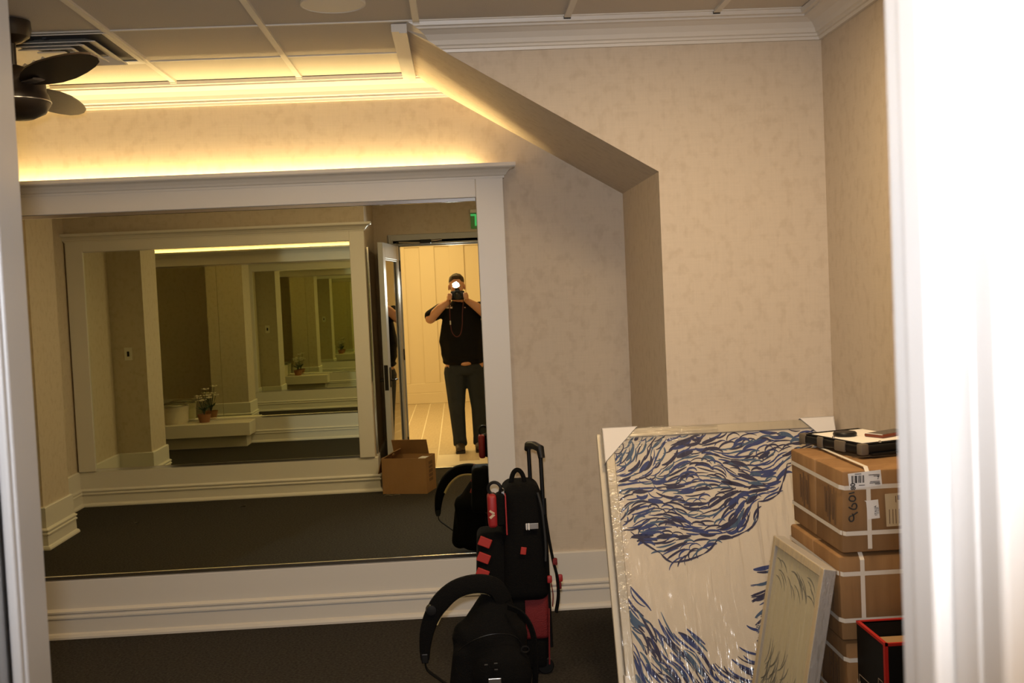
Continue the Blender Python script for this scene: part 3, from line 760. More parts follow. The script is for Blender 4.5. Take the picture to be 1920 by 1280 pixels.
# build axes: X along top edge, Z up the slanted face, Y into the wall side
bx = Vector((math.cos(az), math.sin(az), 0)); up_dir = Vector((math.sin(sm_lean), 0, math.cos(sm_lean))); up_dir = (up_dir - bx * up_dir.dot(bx)).normalized(); yy = up_dir.cross(bx)
R3 = Matrix((bx, yy, up_dir)).transposed(); small.rotation_euler = R3.to_euler()
STK = .040
frame_parts(small, Wd, HS, .030, STK, 'wood_frame', 'side_frame')
g = G(); g.box(.028, Wd - .028, .010, .016, .028, HS - .028); g.build('canvas', 'canvas2', small, local=True)
g = G()
for i in range(90):
    x = rnd.uniform(.05, Wd - .05); z = rnd.choice((rnd.uniform(.08, .40), rnd.uniform(.2, .36), rnd.uniform(.2, .33), rnd.uniform(HS - .13, HS - .06)))
    a = rad(58 if z < .4 else 150) + rnd.uniform(-.3, .3); L = rnd.uniform(.03, .06)
    pts = [(x + math.cos(a + .25 * t) * L * t, z + math.sin(a + .25 * t) * L * t) for t in (-1, -.5, 0, .5, 1)]
    if all(.034 < p[0] < Wd - .034 and .034 < p[1] < HS - .034 for p in pts): stroke(g, pts, .0028, -.0094)
g.build('brush_strokes', 'pale_stroke', small, local=True, kind='stuff')
g = G(); g.quadstrip([(0, -.003, 0), (Wd + .002, -.003, 0)], [(0, -.003, HS + .002), (Wd + .002, -.003, HS + .002)]); g.build('plastic_wrap', 'film', small, local=True)
g = G(); g.quadstrip([(Wd + .002, -.003, 0), (Wd + .002, -.003, HS)], [(Wd + .002, STK, 0), (Wd + .002, STK, HS)]); g.build('plastic_wrap', 'film_h', small, local=True)

# ================================================================== strapped carton bundles
BX0, BX1, BY0, BY1 = 1.098, 1.425, 3.165, 3.645
def bundle(z0, z1, dx, dy, label, sx, split=True, full=True, dw=0.0):
    x0, x1, y0, y1 = BX0 + dx, BX1 + dx + dw, BY0 + dy, BY1 + dy
    r = empty('carton_bundle', ((x0 + x1) / 2, (y0 + y1) / 2, z0), label, 'carton', 'strapped cartons stacked by the right wall')
    ym = (y0 + y1) / 2
    for a, b in ((y0, ym - .0035), (ym + .0035, y1)):
        g = G(); vs = g.box(x0, x1, a, b, z0, z1, bevel=.007, seg=2)
        for v in vs:
            q = v.co; v.co.x += .004 * math.sin(q.y * 31 + q.z * 17); v.co.z += .003 * math.sin(q.x * 23 + q.y * 29 + z0 * 50) if q.z > z0 + .05 else 0
        c = g.build('carton', 'card_old', r, smooth=True)
        g = G()      # printed block on the side of each carton
        for k in range(6):
            yy0 = a + .05 + k * .016
            g.box(x0 - .0052, x0 - .0045, yy0, yy0 + .005 + .003 * (k % 2), z0 + .075 + .012 * (k % 3), z1 - .06 - .01 * ((k * 2) % 3))
        g.build('printed_text', 'print_soft', c)
    e = .0055
    def band(z, w=.013):
        g = G(); ring = []
        P = [(x0 - e, y0 + .008), (x0 - e, y1 - .008), (x0 + .008, y1 + e), (x1 - .008, y1 + e), (x1 + e, y1 - .008), (x1 + e, y0 + .008), (x1 - .008, y0 - e), (x0 + .008, y0 - e)]
        n = len(P); lo = [g.b.verts.new((p[0], p[1], z - w / 2 + (.004 * math.sin(i * 1.7)))) for i, p in enumerate(P)]; hi = [g.b.verts.new((p[0], p[1], z + w / 2 + (.004 * math.sin(i * 1.7)))) for i, p in enumerate(P)]
        for i in range(n): g.b.faces.new((lo[i], lo[(i + 1) % n], hi[(i + 1) % n], hi[i]))
        g.build('strap', 'strap', r)
    h = z1 - z0
    band(z0 + h * .80); band(z0 + h * .25)
    def vband(x, w=.013):
        e = .0068; g = G(); P = [(y0 - e, z0 + .012), (y0 - e, z1 - .012), (y0 + .012, z1 + e), (y1 - .012, z1 + e), (y1 + e, z1 - .012), (y1 + e, z0 + .012), (y1 - .012, z0 + .001), (y0 + .012, z0 + .001)]
        n = len(P); lo = [g.b.verts.new((x - w / 2, p[0], p[1])) for p in P]; hi = [g.b.verts.new((x + w / 2, p[0], p[1])) for p in P]
        for i in range(n): g.b.faces.new((lo[i], lo[(i + 1) % n], hi[(i + 1) % n], hi[i]))
        g.build('strap', 'strap', r)
    vband(x0 + sx)
    return r
ZB = [0, .245, .50, .760, 1.012]
bundle(ZB[0], ZB[1] - .008, .004, .0, 'lowest strapped carton bundle, on the floor under the stack', .09)
b3 = bundle(ZB[1], ZB[2] - .008, .000, .004, 'second lowest strapped carton bundle, behind the black gift box', .09)
bundle(ZB[2], ZB[3] - .008, -.012, .0, 'strapped carton bundle directly under the topmost one', .065, dw=.03)
tb_ = bundle(ZB[3], ZB[4] - .006, .0, .0, 'topmost strapped carton bundle with white shipping label and handwritten digits', .078)
YFc = BY0 - .0062
def sticker(nm, x0, x1, z0, z1, m, tilt=0.0, yo=0.0):
    g = G(); c = ((x0 + x1) / 2, (z0 + z1) / 2); ca, sa = math.cos(tilt), math.sin(tilt)
    P = [(c[0] + (px - c[0]) * ca - (pz - c[1]) * sa, c[1] + (px - c[0]) * sa + (pz - c[1]) * ca) for px, pz in ((x0, z0), (x1, z0), (x1, z1), (x0, z1))]
    g.prism(P, lambda p, t: (p[0], t, p[1]), YFc - .0008 - yo, YFc - .0001 - yo); return g.build(nm, m, tb_)
sc = lambda x, z: (x * .93, 1.57 - (1.57 - z) * .93)
def fr(px):   # keep as metres on the carton front
    return px
lab = sticker('shipping_label', 1.118, 1.216, .954, 1.000, 'label', rad(4))
g = G()
for k, (dx, w) in enumerate(((0, .0035), (.006, .0015), (.010, .006), (.019, .002), (.023, .004), (.030, .0015), (.034, .003))):
    g.box(1.127 + dx, 1.127 + dx + w, YFc - .0014, YFc - .0009, .968, .990)
g.build('barcode', 'ink', lab)
def put(body, size, x, z, rot, m='ink', par=None, bold=0.0):
    p = par or lab
    mm = frame_m(Vector((x, YFc - .0012, z)) - woff(p), (math.cos(rot), 0, math.sin(rot)), (-math.sin(rot), 0, math.cos(rot)))
    return text('printed_text', body, size, m, p, mm, bold=bold)
put('80', .020, 1.131, .9585, rad(94), bold=.0006)
put('7', .013, 1.206, .980, rad(4)); 
g = G()
for z, x0, x1 in ((.9945, 1.137, 1.156), (.961, 1.148, 1.166), (.990, 1.178, 1.211), (.986, 1.193, 1.211), (.970, 1.182, 1.211), (.966, 1.180, 1.211), (.9625, 1.196, 1.212)):
    g.box(x0, x1, YFc - .0014, YFc - .0009, z - .001, z + .001)
g.build('printed_text', 'ink', lab, kind='stuff')
# handwritten number reading upwards
hw_ = empty('dummy', (0, 0, 0)) if False else None
def penline(pts, w=.0022):
    g = G(); g.tube([(p[0], YFc - .0006, p[1]) for p in smooth_path([Vector((a, b, 0)) for a, b in pts], 5)], w, 6); return g.build('handwriting', 'ink', tb_)
ox, oz = 1.112, .862
penline([(ox + .030, oz + .020), (ox + .016, oz + .012), (ox + .006, oz + .008), (ox + .004, oz + .000), (ox + .008, oz - .006), (ox + .016, oz - .004), (ox + .018, oz + .006), (ox + .014, oz + .016)])
penline([(ox + .004, oz + .036), (ox + .014, oz + .030), (ox + .024, oz + .030), (ox + .028, oz + .038), (ox + .024, oz + .046), (ox + .016, oz + .044), (ox + .013, oz + .036)])
penline([(ox + .010, oz + .054), (ox + .006, oz + .060), (ox + .010, oz + .068), (ox + .020, oz + .068), (ox + .025, oz + .060), (ox + .020, oz + .053), (ox + .010, oz + .054)])
penline([(ox + .006, oz + .076), (ox + .022, oz + .079)])
tg = sticker('packing_tag', 1.170, 1.206, .860, .915, 'label', rad(4))
put('ITALIA', .010, 1.196, .884, rad(94), par=tg); put('7716-03', .006, 1.203, .884, rad(94), par=tg)
g = G(); g.prism([(1.163, .915), (1.172, .914), (1.173, .907)], lambda p, t: (p[0], t, p[1]), YFc - .0012, YFc - .0002); g.build('tag_corner', 'label', tg)
tn = sticker('document_pouch', 1.226, 1.300, .835, .932, 'label_tan', rad(1.5))
g = G(); g.box(1.262, 1.270, YFc - .0013, YFc - .0009, .912, .926); g.box(1.256, 1.258, YFc - .0013, YFc - .0009, .905, .924)
for x in (1.236, 1.246, 1.255, 1.265): g.box(x, x + .0018, YFc - .0013, YFc - .0009, .842, .885)
g.build('printed_text', 'print_soft', tn, kind='stuff')
g = G(); g.prism([(1.112, .283), (1.150, .283), (1.150, .296), (1.112, .297)], lambda p, t: (p[0], t, p[1]), BY0 - .004, BY0 - .003); g.build('paper_label', 'label', b3)

# things on top of the stack
ZT = 1.014
case = empty('storage_clipboard', (1.35, 3.55, ZT), 'black storage clipboard case with grey rubber corners on top of the cartons', 'clipboard case')
u = Vector((1.14 - 1.235, 3.68 - 3.355, 0)); u.normalize(); v = Vector((u.y, -u.x, 0))      # u runs back along the left edge, v to the right
NC = Vector((1.232, 3.352, ZT))
R2 = Matrix((v, u, Vector((0, 0, 1)))).transposed()
case.location = NC; case.rotation_euler = R2.to_euler()
CW, CL, CH = .235, .335, .033
g = G(); g.box(0, CW, 0, CL, .003, CH, bevel=.008, seg=3); g.build('body', 'black_plastic', case, local=True, smooth=True)
g = G(); g.box(.004, CW - .004, .004, CL - .004, CH, CH + .003, bevel=.002); g.build('lid', 'black_cloth', case, local=True)
g = G(); g.box(.03, CW - .02, -.012, .0, .0, .006); g.build('base_lip', 'black_plastic', case, local=True)
for nm, x0, x1, y0, y1 in (('bumper', -.004, .024, -.004, .024), ('bumper', -.004, .02, CL - .03, CL + .004), ('bumper', CW - .024, CW + .004, -.004, .024), ('clasp', -.005, .006, .085, .140), ('clasp', -.005, .006, .205, .235)):
    g = G(); g.box(x0, x1, y0, y1, .001, CH + .004, bevel=.005, seg=2); g.build(nm, 'rubber_grey', case, local=True, smooth=True)
for x, y in ((.02, .175), (.075, .01)):
    g = G(); g.lathe([(.0, CH + .009), (.004, CH + .008), (.005, CH + .003)], (x, y, 0), seg=12); g.build('stud', 'chrome', case, local=True, smooth=True)
def on_case(name, label, cat, x, y, z, rot):
    o = empty(name, NC + R2 @ Vector((x, y, 0)) + Vector((0, 0, z)), label, cat); o.rotation_euler = (0, 0, rot); return o
r0 = math.atan2(v.y, v.x)
pp = on_case('paper_sheet', 'white sheets of paper lying on the black clipboard case', 'paper', .018, .022, CH + .0035, r0)
for i in range(2):
    g = G(); g.box(.002 * i, .200 + .001 * i, .002 * i, .270, .0006 * i, .0006 * i + .0005); g.build('sheet', 'paper', pp, local=True)
cap = on_case('lens_cap', 'round black lens cap lying on the white paper', 'lens cap', .072, .185, CH + .0048, r0)
g = G(); g.lathe([(.0, .0), (.036, .0), (.038, .003), (.038, .010), (.034, .014), (.0, .013)], (0, 0, 0), seg=32); g.build('cap_body', 'black_plastic', cap, local=True, smooth=True)
g = G(); g.torus((0, 0, .0125), .033, .0016, seg=30, rs=6); g.build('rim', 'phone_glass', cap, local=True, smooth=True)
ph = on_case('mobile_phone', 'dark phone in a red-brown case lying on the white paper', 'phone', .125, .06, CH + .0048, r0 + rad(14))
g = G(); g.box(0, .150, 0, .075, 0, .011, bevel=.005, seg=3); g.build('case', 'phone_red', ph, local=True, smooth=True)
g = G(); g.box(.006, .144, .006, .069, .0108, .0118, bevel=.0004, seg=1); g.build('screen', 'phone_glass', ph, local=True)
g = G(); g.box(.0, .006, .004, .071, .0108, .0120); g.build('light_edge', 'label', ph, local=True)

# black gift box with red edges
gx0, gx1, gy0, gy1, gz = 1.118, 1.340, 2.915, 3.130, .566
gb = empty('gift_box', ((gx0 + gx1) / 2, (gy0 + gy1) / 2, 0), 'black box with red edges and a wine glass outline, in front of the cartons', 'box')
t = .006
for nm, a in (('side_panel', (gx0, gx0 + t, gy0, gy1, 0, gz)), ('side_panel', (gx1 - t, gx1, gy0, gy1, 0, gz)), ('front_panel', (gx0 + t, gx1 - t, gy0, gy0 + t, 0, gz)), ('back_panel', (gx0 + t, gx1 - t, gy1 - t, gy1, 0, gz)), ('bottom_panel', (gx0 + t, gx1 - t, gy0 + t, gy1 - t, 0, t))):
    g = G(); g.box(*a); g.build(nm, 'glossblack', gb)
g = G(); e = .0012
for a in ((gx0 - e, gx0 + .008, gy0 - e, gy1 + e, gz - .004, gz + .004), (gx0, gx1 + e, gy0 - e, gy0 + .006, gz - .004, gz + .004), (gx1 - .007, gx1 + e, gy0, gy1, gz - .004, gz + .004), (gx0, gx1, gy1 - .006, gy1 + e, gz - .004, gz + .004)): g.box(*a)
g.build('red_rim', 'red_edge', gb)
for x in (gx0, gx1):
    g = G(); g.box(x - .0015 if x == gx0 else x - .008, x + .008 if x == gx0 else x + .0015, gy0 - e, gy0 + .011, 0, gz - .004); g.build('red_corner', 'red_edge', gb)
g = G(); g.box(gx0 + .02, gx1 - .012, gy0 + .03, gy1 - .012, t, gz - .045); g.build('carton_insert', 'card_in', gb)
xs_ = gx0 - .0007
g = G()       # outline panel and glass drawn on the left face
def line(y0, z0, y1, z1, w=.0011):
    d = Vector((0, y1 - y0, z1 - z0)).normalized(); n = Vector((0, -d.z, d.y)) * w; A, B_ = Vector((xs_, y0, z0)), Vector((xs_, y1, z1)); g.poly([A + n, B_ + n, B_ - n, A - n])
ya, yb_ = gy0 + .075, gy1 - .012; za, zb = .345, .415
line(ya, zb, yb_, zb); line(ya, za, yb_, za); line(ya, za, ya, zb); line(yb_, za, yb_, zb)
yc = gy0 + .040
for s in (-1, 1):
    line(yc + s * .015, .455, yc + s * .017, .42); line(yc + s * .017, .42, yc + s * .013, .392); line(yc + s * .013, .392, yc, .375); line(yc + s * .015, .455, yc, .455)
line(yc, .375, yc, .26); line(yc - .014, .26, yc + .014, .26)
g.build('glass_outline', 'gold_ink', gb)
text('lettering', 'MARQUIS', .040, 'gold_ink', gb, frame_m(Vector((xs_, (ya + yb_) / 2, (za + zb) / 2)) - gb.location, (0, -1, 0), (0, 0, 1)), extrude=.0001)

# black shoulder bag at the edge of the doorway view
sb = empty('shoulder_bag', (1.22, 2.62, 0), 'black shoulder bag in front of the gift box, half hidden by the door jamb', 'bag')
g = G(); g.box(1.10, 1.36, 2.50, 2.74, 0, .60, bevel=.05, seg=4, taper=(.86, .8)); g.build('body', 'black_cloth', sb, smooth=True)
g = G(); g.box(1.13, 1.33, 2.485, 2.52, .08, .36, bevel=.014, seg=3); g.build('front_pocket', 'black_cloth', sb, smooth=True)
g = G(); g.tube(smooth_path([(1.14, 2.62, .56), (1.125, 2.62, .66), (1.16, 2.62, .755), (1.24, 2.62, .775), (1.30, 2.62, .70), (1.32, 2.62, .56)], 5), 1.0, 8, flat=(.008, .04)); g.build('strap', 'black_cloth', sb, smooth=True)

# ================================================================== rolling tool backpack
tr = empty('rolling_backpack', (.22, 4.56, 0), 'black and red rolling backpack with raised telescopic handle before the mirror', 'backpack')
g = G(); g.box(.115, .305, 4.45, 4.68, .02, .20, bevel=.025, seg=3); g.build('base', 'black_cloth', tr, smooth=True)
g = G(); g.box(.150, .312, 4.44, 4.68, .15, .36, bevel=.018, seg=3); g.build('lower_body', 'red_cloth', tr, smooth=True)
g = G(); g.box(.165, .215, 4.425, 4.45, .14, .345, bevel=.010, seg=2); g.build('lower_strap_panel', 'black_cloth', tr, smooth=True)
g = G(); vs = g.box(.125, .320, 4.405, 4.685, .315, .79, bevel=.045, seg=5, taper=(.80, .86)); g.build('main_compartment', 'black_cloth', tr, smooth=True)
g = G(); vs = g.box(.020, .165, 4.43, 4.62, .345, .60, bevel=.028, seg=4, taper=(.80, .9)); g.build('front_pocket', 'black_cloth', tr, smooth=True)
for k in range(3):
    z = .568 - k * .064; x = .042 - k * .008
    g = G(); g.box(x - .0045, x + .047, 4.424, 4.4325, z - .020, z + .018, bevel=.003, rot=Matrix.Rotation(rad(24), 3, 'Y')); g.build('webbing_strip', 'red_bright', tr)
g = G(); g.box(.080, .118, 4.385, 4.47, .63, .765, bevel=.014, seg=3); po = g.build('pouch', 'red_pouch', tr, smooth=True)
g = G(); g.box(.114, .150, 4.388, 4.467, .635, .765, bevel=.012, seg=3); g.build('pouch_side', 'black_cloth', po, smooth=True)
g = G(); g.box(.150, .156, 4.386, 4.465, .60, .76, bevel=.002); g.build('red_piping', 'red_pouch', po)
g = G(); g.box(.085, .108, 4.3835, 4.3855, .675, .685, rot=Matrix.Rotation(rad(-40), 3, 'Y')); g.box(.085, .108, 4.3835, 4.3855, .692, .700, rot=Matrix.Rotation(rad(35), 3, 'Y')); g.build('pouch_emblem', 'emblem', po)
g = G(); g.torus((.112, 4.42, .785), .026, .007, ax=(.25, 1, .1), seg=18, rs=8); g.build('carabiner', 'black_plastic', tr, smooth=True)
g = G(); g.tube(smooth_path([(.125, 4.43, .76), (.13, 4.42, .73), (.128, 4.41, .70)], 4), .010, 8); g.build('cord_loop', 'black_cloth', tr, smooth=True)
g = G(); g.torus((.212, 4.52, .78), .046, .010, ax=(.15, 1, 0), seg=18, rs=8, arc=(math.pi, 2 * math.pi), sx=.6, sy=1.3); g.build('carry_handle', 'black_cloth', tr, smooth=True)
# telescopic handle
P1, P2 = Vector((.268, 4.62, 0)), Vector((.309, 4.50, 0))
for P in (P1, P2):
    g = G(); g.tube([P + Vector((.006, 0, .30)), P + Vector((0, 0, .92))], .0085, 10); g.tube([P + Vector((.006, 0, .10)), P + Vector((.003, 0, .72))], .0125, 10); g.build('handle_tube', 'black_plastic', tr, smooth=True)
g = G(); d_ = (P2 - P1).normalized()
g.tube([P1 - d_ * .012 + Vector((0, 0, .905)), P1 + Vector((0, 0, .926)), (P1 + P2) / 2 + Vector((0, 0, .932)), P2 + Vector((0, 0, .926)), P2 + d_ * .012 + Vector((0, 0, .888))], [.014, .017, .017, .017, .014], 12); g.build('handle_grip', 'black_plastic', tr, smooth=True)
# buckle, tag, piping, straps
g = G(); g.box(.228, .282, 4.398, 4.403, .615, .640, bevel=.002); bk = g.build('reflective_buckle', 'brushed', tr)
g = G(); g.box(.240, .245, 4.3965, 4.3985, .614, .641); g.box(.232, .235, 4.3965, 4.3985, .614, .641); g.build('buckle_bar', 'label', bk)
g = G(); g.box(.205, .228, 4.396, 4.401, .515, .545, bevel=.002, rot=Matrix.Rotation(rad(10), 3, 'Y')); g.build('red_tag', 'red_bright', tr)
g = G(); g.tube(smooth_path([(.285, 4.42, .76), (.298, 4.41, .70), (.305, 4.41, .62), (.308, 4.41, .54), (.305, 4.41, .48)], 4), .0045, 8); g.build('piping', 'grey_piping', tr, smooth=True)
g = G(); g.tube(smooth_path([(.315, 4.46, .66), (.325, 4.44, .56), (.338, 4.43, .47), (.350, 4.43, .41), (.352, 4.43, .33), (.340, 4.43, .265)], 5), 1.0, 8, flat=(.012, .036), up=Vector((1, 0, 0))); g.build('shoulder_strap', 'black_cloth', tr, smooth=True)
for p, m_ in (((.362, 4.425, .405), 'red_pouch'), ((.356, 4.425, .375), 'red_cloth'), ((.343, 4.42, .475), 'red_cloth'), ((.318, 4.415, .405), 'red_pouch')):
    g = G(); g.box(p[0] - .010, p[0] + .010, p[1] - .008, p[1] + .008, p[2] - .016, p[2] + .014, bevel=.005); g.build('strap_clip', m_, tr, smooth=True)
g = G(); g.tube(smooth_path([(.322, 4.425, .40), (.330, 4.425, .34), (.326, 4.425, .29)], 4), 1.0, 8, flat=(.004, .020), up=Vector((1, 0, 0))); g.build('red_webbing', 'red_cloth', tr, smooth=True)
g = G(); g.tube(smooth_path([(.312, 4.43, .28), (.308, 4.43, .18), (.304, 4.43, .05)], 4), .0035, 6); g.build('red_cord', 'red_cloth', tr, smooth=True)
g = G(); g.tube(smooth_path([(.07, 4.46, .40), (.085, 4.44, .33), (.12, 4.43, .30)], 4), 1, 8, flat=(.012, .05), up=Vector((1, 0, 0))); g.build('compression_strap', 'black_cloth', tr, smooth=True)
g = G(); g.box(.100, .150, 4.46, 4.55, .23, .31, bevel=.014, seg=3); g.build('side_pocket', 'black_cloth', tr, smooth=True)
for y in (4.47, 4.66):
    g = G(); g.lathe([(.0, -.014), (.030, -.014), (.034, -.010), (.034, .010), (.030, .014), (.0, .014)], (.290, y, .034), axis='Y', seg=24); g.build('wheel', 'black_plastic', tr, smooth=True)
g = G(); g.torus((.140, 4.425, .775), .010, .0025, ax=(0, 1, .3), seg=12, rs=6); g.box(.134, .150, 4.42, 4.425, .755, .77); g.build('key_ring', 'brushed', tr, smooth=True)

# ================================================================== black sling bag in front
sg = empty('sling_bag', (.06, 4.05, 0), 'black camera sling bag with arched shoulder strap on the carpet', 'bag')
blob('body', [('c', (.06, 4.06, .075), .075, (.06, 4.07, .30), .085, (1.75, 1.15, 1)), ('c', (.06, 4.07, .30), .085, (.085, 4.075, .425), .045, (1.5, 1.2, 1)),
              ('c', (-.055, 4.03, .07), .055, (-.04, 4.03, .24), .045, (1, 1, 1)), ('e', (.10, 3.99, .17), (.115, .06, .13))], .010, 'black_cloth', sg, smooth=5)
arc = smooth_path([(.115, 4.05, .43), (.085, 4.04, .485), (.02, 4.03, .505), (-.06, 4.02, .490), (-.125, 4.02, .435), (-.165, 4.02, .36), (-.180, 4.02, .29), (-.183, 4.02, .235)], 5)
n_ = len(arc)
g = G(); g.tube(arc, [1.0 - .55 * max(0, (i / (n_ - 1) - .55) / .45) for i in range(n_)], 10, flat=(.070, .045), up=Vector((0, 0, 1))); ss = g.build('shoulder_strap', 'black_cloth', sg, smooth=True)
inner = []
for i, p in enumerate(arc[4:26]):
    t_ = (arc[min(i + 5, n_ - 1)] - arc[max(i + 3, 0)]).normalized(); nrm = Vector((t_.z, 0, -t_.x))
    if nrm.z > 0 and p.x > -.05: nrm = -nrm
    inner.append(p + (Vector((.02, 0, 0)) + Vector((.0, 0, .10)) - Vector((p.x - .0, 0, p.z - .30))).normalized() * .030 + Vector((0, .006, 0)))
g = G(); g.tube(inner, 1.0, 8, flat=(.016, .034), up=Vector((0, 0, 1))); g.build('strap_lining', 'beige_lining', ss, smooth=True)
g = G(); g.tube(smooth_path([(-.183, 4.02, .24), (-.178, 4.02, .20), (-.14, 4.02, .165), (-.09, 4.02, .125), (-.05, 4.02, .09)], 5), 1, 8, flat=(.005, .030), up=Vector((1, 0, 0))); g.build('webbing', 'black_cloth', sg, smooth=True)
g = G(); g.lathe([(.0, -.02), (.018, -.018), (.022, 0), (.018, .018), (.0, .02)], (-.150, 4.01, .425), axis='Y', seg=16); g.build('strap_slider', 'black_plastic', ss, smooth=True)
g = G(); g.box(-.196, -.170, 4.005, 4.035, .225, .262, bevel=.004); g.build('adjuster', 'black_plastic', ss)
g = G(); g.box(.045, .092, 3.920, 3.926, .160, .185, bevel=.002); g.build('clip', 'brushed', sg)
g = G(); g.tube(smooth_path([(-.06, 3.99, .27), (.0, 3.95, .32), (.08, 3.945, .34), (.16, 3.97, .31), (.20, 4.0, .20)], 5), .0022, 6); g.build('zip', 'black_plastic', sg, smooth=True)
for x, z in ((.040, .235), (.075, .238), (.075, .215)):
    g = G(); g.box(x - .006, x + .006, 3.926, 3.932, z - .0015, z + .0015); g.build('zip_pull', 'brushed', sg)
g = G(); g.tube(smooth_path([(.13, 4.0, .42), (.18, 3.97, .40), (.215, 3.97, .33), (.222, 3.98, .22), (.215, 4.0, .10)], 5), 1, 8, flat=(.008, .026), up=Vector((1, 0, 0))); g.build('side_strap', 'black_cloth', sg, smooth=True)
g = G(); g.torus((.185, 3.965, .27), .014, .003, ax=(0, 1, 0), seg=14, rs=6, sy=.8); g.build('buckle_ring', 'black_plastic', sg, smooth=True)
g = G(); g.box(.075, .125, 4.03, 4.06, .415, .485, bevel=.012, rot=Matrix.Rotation(rad(-20), 3, 'Y')); g.build('top_tab', 'black_cloth', sg, smooth=True)

# ================================================================== open carton by the door
ca = rad(15); U_ = Vector((math.cos(ca), math.sin(ca), 0)); V_ = Vector((math.sin(ca), -math.cos(ca), 0)); O_ = Vector((-.675, 1.885, 0))
bxr = empty('open_carton', O_, 'open brown cardboard box on the carpet beside the open door', 'box', rot=(0, 0, 0))
BWd, BDp, BHt = .37, .27, .285
Rb = Matrix((U_, V_, Vector((0, 0, 1)))).transposed()
def cpan(nm, a, m='card', rot=None, at=None):
    g = G(); vs = g.box(*a)
    for q in g.b.verts:
        c = q.co.copy()
        if rot is not None: c = Vector(at) + rot @ (c - Vector(at))
        q.co = O_ + Rb @ c
    return g.build(nm, m, bxr)
t = .005
cpan('front_side', (0, BWd, 0, t, 0, BHt)); cpan('back_side', (0, BWd, BDp - t, BDp, 0, BHt)); cpan('end_side', (0, t, t, BDp - t, 0, BHt)); rs_ = cpan('end_side', (BWd - t, BWd, t, BDp - t, 0, BHt)); cpan('bottom', (t, BWd - t, t, BDp - t, 0, t))
cpan('flap', (0, t, .01, BDp - .01, BHt, BHt + .13), 'card', Matrix.Rotation(rad(-165), 3, 'Y'), (0, 0, BHt))
cpan('flap', (.02, BWd - .05, BDp - t, BDp, BHt, BHt + .135), 'card', Matrix.Rotation(rad(24), 3, 'X'), (0, BDp, BHt))
cpan('flap', (.0, t, .06, BDp - .02, BHt, BHt + .10), 'card_in', Matrix.Rotation(rad(60), 3, 'Y'), (0, 0, BHt))
cpan('packing_paper', (BWd - .09, BWd - .02, .08, .20, BHt - .05, BHt - .012), 'label')
g = G()
for k, (z0, z1) in enumerate(((.22, .245), (.19, .21), (.155, .18), (.12, .145), (.085, .11))):
    for q in range(3):
        y0 = .085 + q * .035; A = O_ + Rb @ Vector((BWd + .0006, y0, z0)); B_ = O_ + Rb @ Vector((BWd + .0006, y0 + .026, z0)); C_ = O_ + Rb @ Vector((BWd + .0006, y0 + .026, z1)); D_ = O_ + Rb @ Vector((BWd + .0006, y0, z1)); g.poly([A, B_, C_, D_])
g.build('printed_text', 'print_soft', rs_)
scr = empty('paper_scrap', (-.62, 2.0, 0), 'torn scrap of paper tape on the carpet by the open carton', 'paper scrap')
g = G(); g.poly([(-.66, 1.99, .002), (-.63, 2.0, .018), (-.60, 1.985, .004), (-.64, 1.965, .003)]); g.poly([(-.60, 1.985, .004), (-.54, 1.99, .012), (-.53, 1.98, .003), (-.60, 1.97, .003)]); g.build('torn_paper', 'scrap', scr)
scr = empty('paper_scrap', (-2.45, 2.55, 0), 'tiny white paper scrap in the middle of the carpet', 'paper scrap')
g = G(); g.poly([(-2.46, 2.55, .003), (-2.43, 2.56, .008), (-2.42, 2.545, .002), (-2.45, 2.53, .002)]); g.build('torn_paper', 'scrap', scr)
scr = empty('paper_scrap', (-1.75, 2.1, 0), 'small bright paper scrap on the carpet before the second mirror', 'paper scrap')
g = G(); g.poly([(-1.78, 2.1, .003), (-1.74, 2.12, .01), (-1.72, 2.10, .002), (-1.76, 2.08, .002)]); g.build('torn_paper', 'scrap', scr)

# ================================================================== bench and things on it (seen only through the mirrors)
bn = empty('low_bench', (-3.3, 5.2, 0), 'low pale bench against the lit mirror, seen in the deep reflection', 'bench')
g = G(); g.box(-4.3, -2.36, 4.98, YB - .05, .13, .277, bevel=.006); g.build('seat_box', 'bench', bn)
g = G(); g.box(-4.25, -2.42, 5.08, YB - .05, 0, .13); g.build('toe_kick', 'bench', bn)
tub = empty('storage_tub', (-3.20, 5.20, .277), 'round pale plastic tub on the low bench', 'tub')
g = G(); g.lathe([(.0, .277), (.13, .277), (.15, .46), (.155, .47), (.155, .48), (.148, .48), (.14, .30), (.0, .295)], (-3.22, 5.20, 0), seg=28); g.build('bucket', 'tub', tub, smooth=True)
g = G(); g.lathe([(.0, .52), (.10, .515), (.15, .495), (.160, .484), (.160, .474)], (-3.22, 5.20, 0), seg=28); g.build('lid', 'clear', tub, smooth=True)
fl = empty('flower_pot', (-2.90, 5.20, .277), 'clay pot with white flowers on the low bench', 'flower pot')
g = G(); g.lathe([(.0, .277), (.055, .277), (.075, .36), (.080, .37), (.072, .37), (.05, .30), (.0, .30)], (-2.90, 5.20, 0), seg=24); g.build('pot', 'clay', fl, smooth=True)
for k in range(7):
    a = k * .9; c_ = Vector((-2.90 + .06 * math.cos(a), 5.20 + .05 * math.sin(a), .54 + .03 * math.sin(k * 2.1) + (.1 if k == 6 else 0)))
    g = G()
    for q in range(6):
        b_ = q * math.pi / 3; d2 = Vector((math.cos(b_), math.sin(b_), .35)) * .055; n2 = Vector((-math.sin(b_), math.cos(b_), 0)) * .026
        g.poly([c_, c_ + d2 * .5 + n2, c_ + d2, c_ + d2 * .5 - n2])
    g.build('blossom', 'flower', fl)
    g = G(); g.tube([(-2.90, 5.20, .36), tuple(c_)], .003, 5); g.build('stem', 'leaf', fl)
